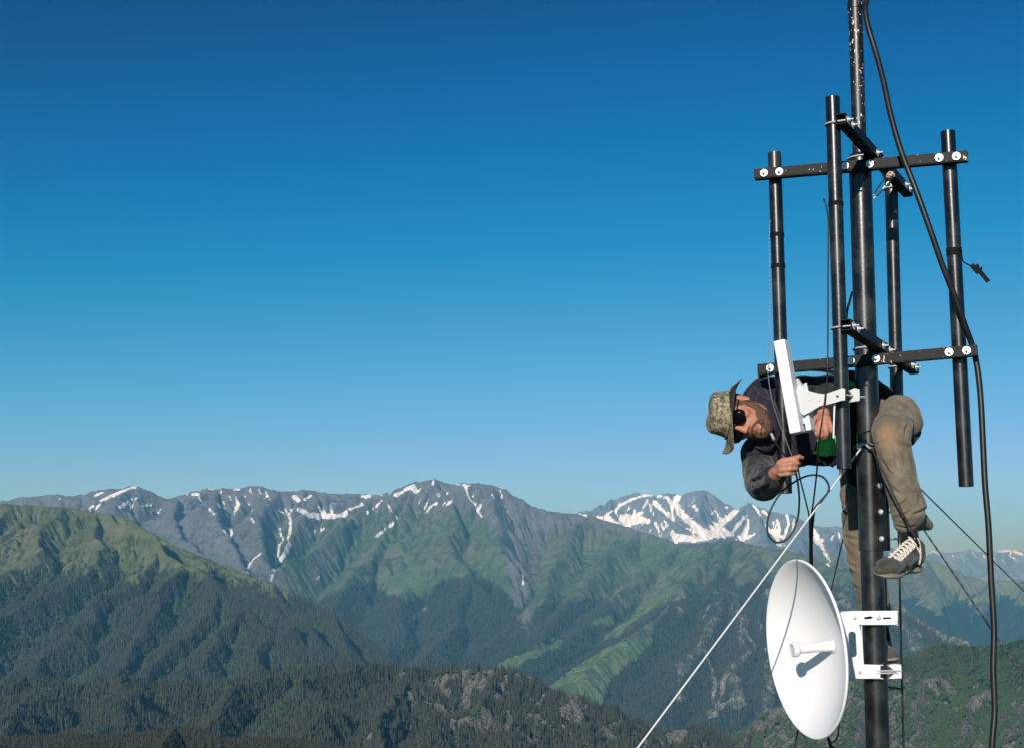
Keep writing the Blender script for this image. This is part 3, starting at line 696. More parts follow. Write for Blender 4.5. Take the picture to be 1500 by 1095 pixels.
M_white = paint_mat('white_powder_coat', (0.80, 0.80, 0.80), 0.42, scratch=0.0)
M_dish = paint_mat('white_dish_paint', (0.87, 0.87, 0.87), 0.5, scratch=0.0, spec=0.3)
M_grey = paint_mat('light_grey_plastic', (0.62, 0.62, 0.61), 0.5, scratch=0.0)
M_rubber = paint_mat('black_rubber', (0.006, 0.006, 0.006), 0.45, scratch=0.2)
M_tape = paint_mat('black_tape', (0.005, 0.005, 0.006), 0.75, scratch=0.1, spec=0.2)

def rope_mat(name, a, b, scale=300, rough=0.8, metal=0.0):
    m, nt, N, L, bs = nmat(name)
    geo = N.new('ShaderNodeNewGeometry')
    wv = N.new('ShaderNodeTexWave'); wv.bands_direction = 'DIAGONAL'; wv.inputs['Scale'].default_value = scale; wv.inputs['Distortion'].default_value = 2
    L.new(geo.outputs['Position'], wv.inputs['Vector'])
    L.new(mix(nt, wv.outputs['Fac'], a, b), bs.inputs['Base Color']); bs.inputs['Roughness'].default_value = rough; bs.inputs['Metallic'].default_value = metal
    return m
M_rope = rope_mat('white_rope', (0.62, 0.61, 0.59), (0.85, 0.84, 0.82), 40)
M_steelrope = rope_mat('steel_rope', (0.03, 0.032, 0.035), (0.20, 0.21, 0.22), 30, 0.5)
M_darkline = rope_mat('dark_cord', (0.012, 0.012, 0.014), (0.035, 0.036, 0.04), 40)
M_thinwhite = rope_mat('thin_grey_wire', (0.10, 0.10, 0.10), (0.34, 0.34, 0.34), 40, 0.5)

GZ = -1.75
mast = empty('antenna_mast', P(1290, 547, 5.5) * 1.0)
def mx(y): return 1252.5 + 0.0305 * y
mast.location = (P(mx(1095), 1095, 5.5).x, 5.5, GZ)
tag(mast, 'tall black steel pipe mast with two crossed arm frames and four upright side pipes', 'mast')
ground_pt = lambda A, B: A + (B - A) * ((GZ - 0.1 - A.z) / (B.z - A.z))

AX = lambda y: P(mx(y), y, 5.5)
base_pt = ground_pt(AX(0), AX(1095))
mb = MB(); mb.tube([base_pt, AX(1000), AX(800), AX(640), AX(400), AX(232)], 0.0440, 40); mb.build('main_pipe', M_black, mast)
mb = MB(); mb.tube([AX(240), AX(100), AX(-260)], 0.0280, 32); mb.build('top_pipe', M_chip, mast)
mb = MB(); mb.tube([AX(231), AX(226)], [0.047, 0.036], 32); mb.tube([AX(249), AX(231)], 0.047, 32); mb.build('pipe_collar', M_black, mast)
# top socket with tape
mb = MB(); mb.tube([AX(14), AX(3)], 0.0305, 32); mb.build('tape_wrap', M_chip, mast)

POLES = dict(left=((1134.5, 224), (1150.5, 722), 5.62, .0268), front=((1219.5, 143), (1236.5, 686), 5.13, .0262),
             right=((1388.5, 193), (1415.5, 712), 5.37, .0278), back=((1305, 250), (1317.5, 726), 5.86, .0270))
pole_axis = {}
for k, (a, b, d, r) in POLES.items():
    A, B = P(*a, d), P(*b, d); pole_axis[k] = (A, B, r)
    mb = MB(); n_ = 8
    mb.tube([A.lerp(B, i/n_) for i in range(n_+1)], r, 32, True, 0.86)
    po = mb.build('side_pipe', M_black, mast)

HALF = 0.0205
def at_height(A, B, z):
    t = (z - A.z) / (B.z - A.z); return A.lerp(B, t)

def ubolt(arm_a, arm_n, centre, r, arm_pt, nm='u_bolt', over=0.022):
    "U of zinc rod round a pipe, legs through the arm, washer and nut on each leg"
    a, n_ = arm_a.normalized(), arm_n.normalized(); rr = r + 0.004; far = (arm_pt - centre).dot(n_) + HALF
    root = MB(); path = [centre + a*rr + n_*(far + over)]
    path += [centre + a*rr*math.cos(t) - n_*rr*math.sin(t) for t in [i*math.pi/14 for i in range(15)]]
    path += [centre - a*rr + n_*(far + over)]
    root.tube(path, 0.0038, 10)
    o = root.build(nm, M_zinc, mast)
    for sgn in (1, -1):
        q = centre + a*rr*sgn + n_*(far + 0.0005)
        w_ = MB(); w_.disc(q, n_, 0.0152, 0.0022, 22); w_.build('washer', M_zinc, o)
        nu = MB(); nu.disc(q + n_*0.0023, n_, 0.0075, 0.0065, 6); nu.build('nut', M_zinc, o)
    return o

def square_tube(A, B, half, name, mat, up_hint=Vector((0, 0, 1)), hollow=True):
    d = (B - A).normalized(); s_ = d.cross(up_hint).normalized(); u = s_.cross(d).normalized()
    b2 = bmesh.new()
    def ring(c, h): return [b2.verts.new(c + s_*h*i + u*h*j) for i, j in ((-1,-1), (1,-1), (1,1), (-1,1))]
    oA, iA, dA = ring(A, half), ring(A, half*0.84), ring(A + d*0.08, half*0.84)
    oB, iB, dB = ring(B, half), ring(B, half*0.84), ring(B - d*0.08, half*0.84)
    for k in range(4):
        k2 = (k+1) % 4
        b2.faces.new((oA[k], oA[k2], oB[k2], oB[k]))
        for o_, i_, dd in ((oA, iA, dA), (oB, iB, dB)):
            b2.faces.new((o_[k], o_[k2], i_[k2], i_[k])); b2.faces.new((i_[k], i_[k2], dd[k2], dd[k]))
    b2.faces.new(dA); b2.faces.new(dB)
    bmesh.ops.recalc_face_normals(b2, faces=b2.faces)
    ed = [e for e in b2.edges if e.calc_length() > 0.5 and all((v in oA or v in oB) for v in e.verts)]
    bmesh.ops.bevel(b2, geom=ed, offset=0.003, segments=2, affect='EDGES')
    mb = MB(); mb.merge(b2); return mb.build(name, mat, mast)

# arms that run left-right, in front of the mast and of the left and right pipes
for (l, r_), in (((( 1106, 256.5), (1417.5, 229.5)),), (((1111, 541.5), (1432, 513.5)),)):
    A, B = P(*l, 5.60), P(*r_, 5.294)
    d = (B - A).normalized(); n_ = Vector((d.y, -d.x, 0)).normalized()      # towards the camera
    square_tube(A, B, HALF, 'cross_arm', M_arm)
    for k in ('left', 'right'):
        pa, pb, r = pole_axis[k]
        z = A.z + (B.z - A.z) * ((at_height(pa, pb, A.z).x - A.x) / (B.x - A.x))
        ubolt(d, n_, at_height(pa, pb, z), r, A)
    c = AX(242 if l[1] < 400 else 528); z = A.z + (B.z - A.z) * ((c.x - A.x) / (B.x - A.x))
    ubolt(d, n_, at_height(AX(0), AX(1000), z), 0.044, A)
# arms that run front-back, on the right side of the mast
for f_, b_ in (((1231.5, 173.5), (1330, 282)), ((1239, 475.5), (1339, 541))):
    A = P(*f_, 5.065); B = P(*b_, 5.905)
    d = (B - A).normalized(); n_ = Vector((d.y, -d.x, 0)).normalized()
    square_tube(A, B, HALF, 'cross_arm', M_arm)
    for k, dd in (('front', 5.13), ('back', 5.86)):
        pa, pb, r = pole_axis[k]; t = (dd - A.y) / (B.y - A.y)
        ubolt(d, n_, at_height(pa, pb, A.z + (B.z - A.z)*t), r, A)
    t = (5.5 - A.y) / (B.y - A.y)
    ubolt(d, n_, at_height(AX(0), AX(1000), A.z + (B.z - A.z)*t), 0.044, A)

# torn strip of paint hanging from the mast under the lower crossing
# clamp sleeve that joins the two mast pipes, with flanges and long bolts
mb = MB(); mb.tube([AX(806), AX(660)], 0.0485, 40); mb.build('clamp_sleeve', M_black, mast)
rad = Vector((0.60, -0.80, 0)).normalized(); bdir = Vector((0.80, 0.60, 0)).normalized()
for off, h in ((-0.010, 0.0035), (0.008, 0.0035)):
    mb = MB(); c0 = AX(733) + rad*0.060 + bdir*off
    up = (AX(658) - AX(804)) * 0.5
    mb.box(c0, rad*0.020, bdir*h, up, 0.001); mb.build('clamp_flange', M_black, mast)
for k, y in enumerate((676, 712, 750, 789)):
    c0 = AX(y) + rad*0.060
    mb = MB(); mb.tube([c0 - bdir*0.022, c0 + bdir*(0.06 if k == 0 else 0.11)], 0.0042, 12); bo = mb.build('clamp_bolt', M_zinc, mast)
    mb = MB(); mb.lathe(c0 - bdir*0.013, -bdir, [(0.0001, 0.0085), (0.006, 0.008), (0.0105, 0.0045), (0.012, 0.0), (0.0, 0.0)], 20); mb.build('bolt_head', M_zinc, bo)
    mb = MB(); mb.disc(c0 + bdir*0.0118, bdir, 0.0085, 0.0075, 6); mb.build('nut', M_zinc, bo)
# wire rope collar round the mast with shackle
mb = MB()
for q in range(3):
    cc = AX(652 + q*3.2); mb.tube([cc + Vector((math.cos(t)*0.0535, math.sin(t)*0.0535, 0.006*math.sin(t*2 + q))) for t in [i*2*math.pi/28 for i in range(29)]], 0.0042, 8, False)
mb.build('guy_collar', M_steelrope, mast)
mb = MB(); c0 = P(1269, 652, 5.43)
mb.tube(smooth_path([P(1256, 656, 5.43), P(1262, 651, 5.42), P(1267, 650, 5.42), P(1273, 655, 5.42), P(1277, 657, 5.43)], 4), 0.0045, 10); mb.build('shackle', M_zinc, mast)
# climbing rod beside the mast with its stand-off
mb = MB(); A, B = P(1314.5, 700, 5.62), P(1323.5, 1095, 5.62); mb.tube([A, B, ground_pt(A, B)], 0.0042, 12); mb.build('down_rod', M_black, mast)
mb = MB(); mb.box((P(1289, 1004, 5.56) + P(1319, 1008, 5.61))*0.5, (P(1319, 1008, 5.61) - P(1289, 1004, 5.56))*0.5, Vector((0, 0.012, 0)), Vector((0, 0, 0.0045)), 0.0006)
mb.tube([AX(1001), AX(1008)], 0.0462, 32); mb.build('rod_stand_off', M_black, mast)

# ---- guy ropes
def guy(name, a, b, r, mat, label, cat='rope', lo=True):
    A, B = P(*a), P(*b); mb = MB(); E = ground_pt(A, B) if lo else B
    pts = [A.lerp(E, i/24) + Vector((0, 0, -0.012*math.sin(math.pi*i/24)*(E - A).length*0.12)) for i in range(25)]
    mb.tube(pts, r, 8); return tag(mb.build(name, mat), label, cat)
guy('guy_rope', (1262, 655, 5.44), (932, 1095, 4.55), 0.0032, M_rope, 'taut white rope slanting down to the lower left from the mast')
guy('guy_wire', (1272, 655, 5.57), (1500, 990, 6.3), 0.0036, M_steelrope, 'steel guy wire from behind the raised shin, steeper of the two on the right')
guy('guy_wire', (1272, 640, 5.60), (1500, 862, 8.2), 0.0032, M_steelrope, 'thin twisted guy wire reaching the right edge above the other, flatter of the two')
guy('guy_wire', (1262, 672, 5.60), (1163, 1095, 6.2), 0.0028, M_darkline, 'thin dark guy wire passing down behind the white dish')
mb = MB(); mb.tube(smooth_path([P(1277, 657, 5.42), P(1284, 670, 5.25), P(1292, 687, 5.195), P(1312, 730, 5.175), P(1332, 770, 5.19), P(1342, 788, 5.21), P(1346, 798, 5.25)], 6), 0.0040, 8)
tag(mb.build('tether', M_darkline), 'black cord drawn tight across the raised trouser leg to the ankle', 'cord')

# ---- thick feeder cable
pts = [(1262, -90, 5.50), (1267, -20, 5.49), (1269.5, 0, 5.48), (1267.5, 14, 5.46), (1272, 41, 5.44), (1283, 77, 5.42), (1295, 123, 5.38), (1305, 170, 5.34), (1321, 225, 5.30), (1340, 274, 5.27), (1362, 335, 5.26), (1381, 390, 5.27),
       (1398, 433, 5.29), (1414, 478, 5.315), (1426, 512, 5.335), (1433, 548, 5.33), (1437, 590, 5.31), (1440, 650, 5.30), (1443, 710, 5.29), (1448, 770, 5.28), (1452, 850, 5.27), (1456, 920, 5.26), (1455, 980, 5.25), (1457, 1040, 5.24), (1453, 1095, 5.23), (1450, 1200, 5.22), (1452, 1420, 5.2)]
mb = MB(); mb.tube(smooth_path([P(*p) for p in pts], 6), 0.0112, 16); tag(mb.build('feeder_cable', M_rubber), 'thick black cable hanging in a long bow down the right side', 'cable')

def cable(pts, r, label, mat=None, name='cable', cat='cable', group=None):
    mb = MB(); mb.tube(smooth_path([P(*p) for p in pts], 6), r, 10); return tag(mb.build(name, mat or M_rubber), label, cat, group)
c3 = lambda pts, d: [(1080 + a/6.08, 620 + b/6.08, d + (e[0] if e else 0)) for a, b, *e in pts]
cable(c3([(655,840,.02),(680,770),(730,700),(800,620),(815,550),(770,480),(700,457),(620,465),(540,500),(450,560),(370,640),(300,760),(268,880),(275,980),(320,1045),(370,1058),(440,1030),(500,950),(540,830),(552,700,-.02),(548,600,-.05),(535,500,-.09),(522,440,-.11),(500,360,-.11)], 5.24), 0.0036, 'thin black cable coiled in a loose loop below the held hand')
cable([(1207, 291, 5.09), (1209, 298, 5.085), (1212, 310, 5.085), (1213.5, 330, 5.09), (1213, 400, 5.09), (1212.5, 520, 5.09), (1211, 560, 5.06), (1205, 610, 5.02), (1199, 650, 5.04), (1196.5, 690, 5.10), (1192, 730, 5.18), (1188, 760, 5.25), (1187, 800, 5.34), (1189, 860, 5.50)], 0.0031, 'thin dark cable hanging beside the tallest side pipe and past the flat white antenna')
cable(c3([(560,330,-.13),(545,400,-.13),(555,470,-.11),(590,610,-.05),(622,740),(640,830,.03),(645,1000,.06),(650,1250,.14)], 5.26), 0.0028, 'thin black cable dropping from the fist to the bundle above the dish')
cable(c3([(668,760,.02),(660,900,.04),(650,1090,.08),(650,1290,.2)], 5.26), 0.0040, 'black cable in the bundle above the dish, leftmost strand')
cable(c3([(690,750,.02),(672,900,.05),(664,1090,.10),(668,1290,.2)], 5.26), 0.0040, 'black cable in the bundle above the dish, rightmost strand')
cable([(1186, 860, 5.55), (1192, 950, 5.60), (1199, 1030, 5.58), (1208, 1065, 5.55), (1216, 1090, 5.53), (1224, 1130, 5.5), (1230, 1400, 5.5)], 0.0062, 'thick black cable emerging below the dish')
cable([(1229, 960, 5.52), (1229.5, 1020, 5.52), (1229, 1060, 5.52), (1226, 1080, 5.52), (1218, 1086, 5.53), (1210, 1076, 5.55), (1204, 1060, 5.56)], 0.0028, 'thin black cable loop hanging under the dish')
cable([(1128, 322, 5.60), (1127, 345, 5.595), (1127.5, 400, 5.595), (1128, 470, 5.59), (1126, 505, 5.56), (1125, 532, 5.53), (1125.5, 552, 5.50), (1131, 585, 5.44), (1139, 612, 5.33), (1150, 640, 5.21), (1160, 667, 5.11)], 0.0015, 'thin pale wire down the left side pipe and across to the hand', M_thinwhite, 'wire', 'wire')
cable([(1131, 637, 5.36), (1134, 643, 5.34), (1141, 655, 5.24), (1151, 668, 5.13)], 0.0034, 'short black cable end with metal plug above the hand')
mb = MB(); d_ = P(1134, 643, 5.34) - P(1130, 635, 5.37); mb.tube([P(1130, 635, 5.37), P(1134, 643.5, 5.34)], 0.0056, 12)
tag(mb.build('cable_plug', M_zinc), 'small metal plug on the cable end beside the beard', 'plug')
cable([(1222.8, 586, 5.08), (1221.8, 610, 5.08), (1221, 641, 5.085)], 0.0032, 'short white cable tie strip along the tallest side pipe', M_white, 'cable_tie', 'tie')

# tape round the side pipes
for k, ys in (('left', (345, 391)), ('right', (368, 373)), ('front', (300,))):
    A, B, r = pole_axis[k]
    for y in ys:
        t = (y - POLES[k][0][1]) / (POLES[k][1][1] - POLES[k][0][1]); t2 = t + 0.012
        mb = MB(); mb.tube([A.lerp(B, t), A.lerp(B, t2)], r + 0.0018, 24); tp = mb.build('tape_band', M_tape, mast)
# loose tape end hanging off the right pipe
mb = MB(); mb.tube(smooth_path([P(1399, 371, 5.34), P(1408, 374, 5.34), P(1411, 383, 5.34), P(1419, 388, 5.34), P(1426, 391, 5.34)], 5), 0.0028, 8)
for a, b, w_ in (((1423, 388), (1434, 400), .010), ((1431, 387), (1435, 398), .006), ((1434, 396), (1448, 413), .009), ((1438, 391), (1436, 402), .004)):
    A, B = P(*a, 5.34), P(*b, 5.335); d = (B - A); q = d.cross(Vector((0, 1, 0))).normalized()
    mb.box((A + B)/2, d/2, q*w_, Vector((0.002, 0.006, 0.001)), 0.0012)
tag(mb.build('loose_tape', M_tape), 'crumpled black tape end sticking out from the right side pipe', 'tape')
# cable tape and straps near the mast (dark tails at 1235-1245, 430-470)
cable([(1240, 470, 5.20), (1241, 455, 5.20), (1245, 440, 5.22), (1248, 428, 5.24)], 0.0045, 'black strap tail between the tallest side pipe and the mast', M_tape, 'strap_tail', 'strap')
# rag and rope knotted round the rear arm
def rag(name, c, size, seed, mat, label, cat):
    b2 = bmesh.new(); bmesh.ops.create_icosphere(b2, subdivisions=4, radius=1)
    for v in b2.verts:
        p = v.co.copy(); s_ = 1 + 0.22*math.sin(p.x*5 + seed + p.z*7) * math.cos(p.y*6 - p.z*3) + 0.1*math.sin(p.z*17 + p.x*9)
        v.co = Vector((p.x*size[0], p.y*size[1], p.z*size[2])) * s_ + Vector(c)
    for f in b2.faces: f.smooth = True
    mb = MB(); mb.merge(b2); return tag(mb.build(name, mat), label, cat)
M_rag = paint_mat('pinkish_rag', (0.46, 0.36, 0.30), 0.9, scratch=0.8)
rg_ = rag('rag', P(1302, 257, 5.585), (.024, .02, .013), 1, M_rag, 'pale pinkish rag knotted over the rear arm under the crossing', 'rag')
mb = MB()
mb.tube(smooth_path([P(1305, 262, 5.60), P(1297, 272, 5.60), P(1288, 284, 5.60), P(1280, 290, 5.56)], 5), 0.0038, 8)
mb.tube(smooth_path([P(1299, 258, 5.60), P(1292, 267, 5.60), P(1284, 279, 5.59), P(1280, 285, 5.56)], 5), 0.0034, 8)
mb.build('rope_tail', M_rope, rg_)

# ---- small tilted panel antenna on the tallest side pipe
pan = empty('panel_antenna', P(1165, 570, 5.06)); tag(pan, 'slim white panel antenna, tilted, clamped to the tallest side pipe in front of the chest', 'antenna')
def prism(a, b, wx, wy, bev, name, mat, parent, side=None):
    A, B = Vector(a), Vector(b); d = (B - A); dn = d.normalized()
    s_ = (side or Vector((1, 0.0, 0))); s_ = (s_ - dn*s_.dot(dn)).normalized(); t_ = dn.cross(s_).normalized()
    mb = MB(); mb.box((A + B)/2, d/2, s_*wx/2, t_*wy/2, bev)
    return mb.build(name, mat, parent)
sd = Vector((0.88, -0.48, 0))
body = prism(P(1144.5, 499.5, 5.06), P(1168.5, 634, 5.04), 0.042, 0.060, 0.005, 'radome', M_white, pan, sd)
prism(P(1172, 566, 5.10), P(1184.5, 631.5, 5.09), 0.040, 0.062, 0.006, 'radio_unit', M_white, pan, sd)
prism(P(1178, 620, 5.055), P(1179.5, 633, 5.055), 0.004, 0.008, 0.0005, 'port_slot', M_tape, pan, sd)
mb = MB(); mb.disc(P(1177, 621, 5.045), (-0.2, -1, 0), 0.0028, 0.001, 12); mb.build('screw', M_tape, pan)
prism(P(1164, 556, 5.12), P(1171, 566, 5.12), 0.028, 0.02, 0.004, 'bracket_knob', M_grey, pan, sd)
plate('bracket', [(1166, 571), (1176, 571), (1177, 562), (1180, 561), (1183, 573), (1198, 577), (1209, 578), (1207.5, 592.5), (1199, 595), (1186, 603), (1176, 608), (1171, 604)], [], 5.06, 0.030, M_grey, pan)
br2 = plate('bracket_arm', [(1207, 578), (1220, 573.5), (1232, 569), (1236, 570), (1236, 586.5), (1232, 586.5), (1220, 590), (1207, 593.5)], [], 5.075, 0.036, M_grey, pan)
for (x, y) in ((1186, 584), (1200, 585.5), (1226, 577)):
    mb = MB(); mb.disc(P(x, y, 5.046), (0, -1, 0), 0.0055, 0.003, 6)
    mb.tube([P(x, y, 5.046), P(x, y, 5.04)], 0.0026, 8); mb.build('bolt', M_zinc, pan)
plate('clamp_jaw', [(1243, 572), (1250, 569), (1257, 571), (1257, 587), (1250, 588), (1243, 589), (1249, 581)], [], 5.115, 0.040, M_grey, pan)
for dy in (0, 3): 
    mb = MB(); mb.tube([P(1230, 577+dy, 5.08 + dy*0.03), P(1268, 581+dy*0.3, 5.13 + dy*0.03)], 0.0030, 8); mb.build('clamp_bolt', M_zinc, pan)

# ---- white dish
dish = empty('dish_antenna', AX(944)); tag(dish, 'round white dish antenna with central feed, bracketed to the mast below the shoes', 'antenna')
DC = P(1177.5, 949.5, 5.30)
view = DC.normalized()                                  # from the camera to the dish
rt = view.cross(Vector((0, 0, 1))).normalized(); upv = rt.cross(view).normalized()
th = math.acos(0.425)
nrm = (-view*math.cos(th) + (-rt*math.cos(R(6.3)) - upv*math.sin(R(6.3)))*math.sin(th)).normalized()
RD = 124.5 / (F / DC.length * 1.0) - 0.005; SAG = 0.118
mb = MB()
prof = [(RD*t, SAG*t*t) for t in [i/24 for i in range(25)]]
rim = [(RD + 0.003, SAG + 0.001), (RD + 0.0065, SAG - 0.0015), (RD + 0.0075, SAG - 0.006), (RD + 0.005, SAG - 0.010), (RD + 0.001, SAG - 0.0085)]
back = [(RD*t - 0.001*t, SAG*t*t - 0.0065) for t in [i/24 for i in range(24, -1, -1)]]
V0 = DC - nrm*SAG*1.0
mb.lathe(V0, nrm, [(0.0001, 0)] + prof[1:] + rim + back, 96); mb.build('reflector', M_dish, dish)
mb = MB(); mb.lathe(V0, nrm, [(0.0001, -0.030), (0.070, -0.0295), (0.076, -0.026), (0.098, -0.006), (0.118, 0.006)], 48); mb.build('back_housing', M_dish, dish)
mb = MB(); FL = 0.165
mb.lathe(V0, nrm, [(0.026, 0.004), (0.0185, 0.007), (0.0175, 0.05), (0.0170, FL - 0.02)], 36)
mb.build('feed_tube', M_white, dish)
mb = MB(); mb.lathe(V0 + nrm*(FL - 0.022), nrm, [(0.0, 0), (0.0255, 0), (0.0275, 0.004), (0.0275, 0.016), (0.0255, 0.021), (0.020, 0.0235), (0.018, 0.0215), (0.0, 0.0212)], 40); fc = mb.build('feed_cap', M_white, dish)
fr_ = MB(); fr_.lathe(V0 + nrm*(FL - 0.0005), nrm, [(0.0125, 0.0003), (0.0125, 0.0012), (0.0105, 0.0012), (0.0105, 0.0003)], 30); fr_.lathe(V0 + nrm*(FL - 0.0005), nrm, [(0.004, 0.0003), (0.004, 0.0014), (0.0, 0.0014)], 16); fr_.build('cap_ring', M_grey, fc)
# bracket: C shaped plate with a slot, channel flanges, jaws
def rr_(x0, y0, x1, y1, r, n=6):
    pts = []
    for cx, cy, a0 in ((x1-r, y0+r, -90), (x1-r, y1-r, 0), (x0+r, y1-r, 90), (x0+r, y0+r, 180)):
        for i in range(n+1):
            a = R(a0 + 90*i/n); pts.append((cx + r*math.cos(a), cy + r*math.sin(a)))
    return pts
slot = [(x + (y-943)*0.055, y) for x, y in rr_(1243.0, 924, 1254.5, 962, 5.2)]
plate('bracket', [(1231, 897), (1236, 895.5), (1247, 894.5), (1313, 894), (1314.5, 896), (1314, 912.5), (1312, 914), (1258, 914), (1260.5, 925), (1263, 945), (1264, 972.5), (1289, 973.5), (1289, 992.5), (1262, 993), (1246, 992), (1243.5, 985), (1241, 955), (1237, 925)],
      [slot, [(1265, 903), (1275, 901.5), (1280, 904), (1276, 906), (1266, 906.5)], [(1293, 903.2), (1305, 903), (1306, 906), (1293, 906.5)]], 5.434, 0.006, M_white, dish)
prism(P(1232, 895.2, 5.462), P(1313.5, 894.2, 5.462), 0.003, 0.05, 0.0008, 'bracket_flange', M_white, dish, Vector((0, 0, 1)))
prism(P(1259, 914.3, 5.462), P(1313.5, 914.3, 5.462), 0.003, 0.05, 0.0008, 'bracket_flange', M_white, dish, Vector((0, 0, 1)))
prism(P(1262, 973.2, 5.455), P(1292, 973.2, 5.455), 0.003, 0.04, 0.0008, 'bracket_flange', M_white, dish, Vector((0, 0, 1)))
prism(P(1246, 992.5, 5.455), P(1292, 992.7, 5.455), 0.003, 0.04, 0.0008, 'bracket_flange', M_white, dish, Vector((0, 0, 1)))
mb = MB(); mb.box((P(1261, 943, 5.462)), Vector((0.0015, 0, 0)), Vector((0, 0.025, 0)), (P(1259, 915, 5.46) - P(1262, 973, 5.46))*0.5, 0.0004); mb.build('bracket_flange', M_white, dish)
mb = MB(); mb.box(P(1239, 946, 5.462), Vector((0.002, 0, 0)), Vector((0, 0.025, 0)), (P(1233, 897, 5.46) - P(1244, 990, 5.46))*0.5, 0.0004); mb.build('bracket_flange', M_white, dish)
plate('clamp_jaw', [(1301, 974), (1309, 972), (1318, 972.5), (1318.5, 992), (1301, 992.5), (1312, 983)], [], 5.45, 0.035, M_white, dish)
for y, x1 in ((982, 1321), (985.5, 1316)):
    mb = MB(); mb.tube([P(1284, y, 5.43), P(x1, y - 0.5, 5.43)], 0.0032, 8); mb.build('clamp_bolt', M_zinc, dish)
for x, y, r in ((1252, 904, .0075), (1286.5, 904, .0105), (1259, 983.5, .0075)):
    mb = MB(); mb.disc(P(x, y, 5.430), (0, -1, 0), r, 0.0018, 18); mb.disc(P(x, y, 5.428), (0, -1, 0), r*0.66, 0.006, 6); mb.build('bolt', M_zinc, dish)

# ================================================================== the climber
def vn3(p, seed):
    "3-D value noise on an (n,3) array"
    i = np.floor(p).astype(np.int64); f = p - i; f = f*f*(3 - 2*f)
    def h(dx, dy, dz):
        n = ((i[:,0]+dx)*374761393 + (i[:,1]+dy)*668265263 + (i[:,2]+dz)*2147483647 + seed*1442695041) & 0xffffffff
        n = ((n ^ (n >> 13)) * 1274126177) & 0xffffffff
        return ((n ^ (n >> 16)) & 0xffff)/32767.5 - 1
    x, y, z = f[:,0], f[:,1], f[:,2]
    l = lambda a, b, t: a*(1-t) + b*t
    return l(l(l(h(0,0,0), h(1,0,0), x), l(h(0,1,0), h(1,1,0), x), y), l(l(h(0,0,1), h(1,0,1), x), l(h(0,1,1), h(1,1,1), x), y), z)

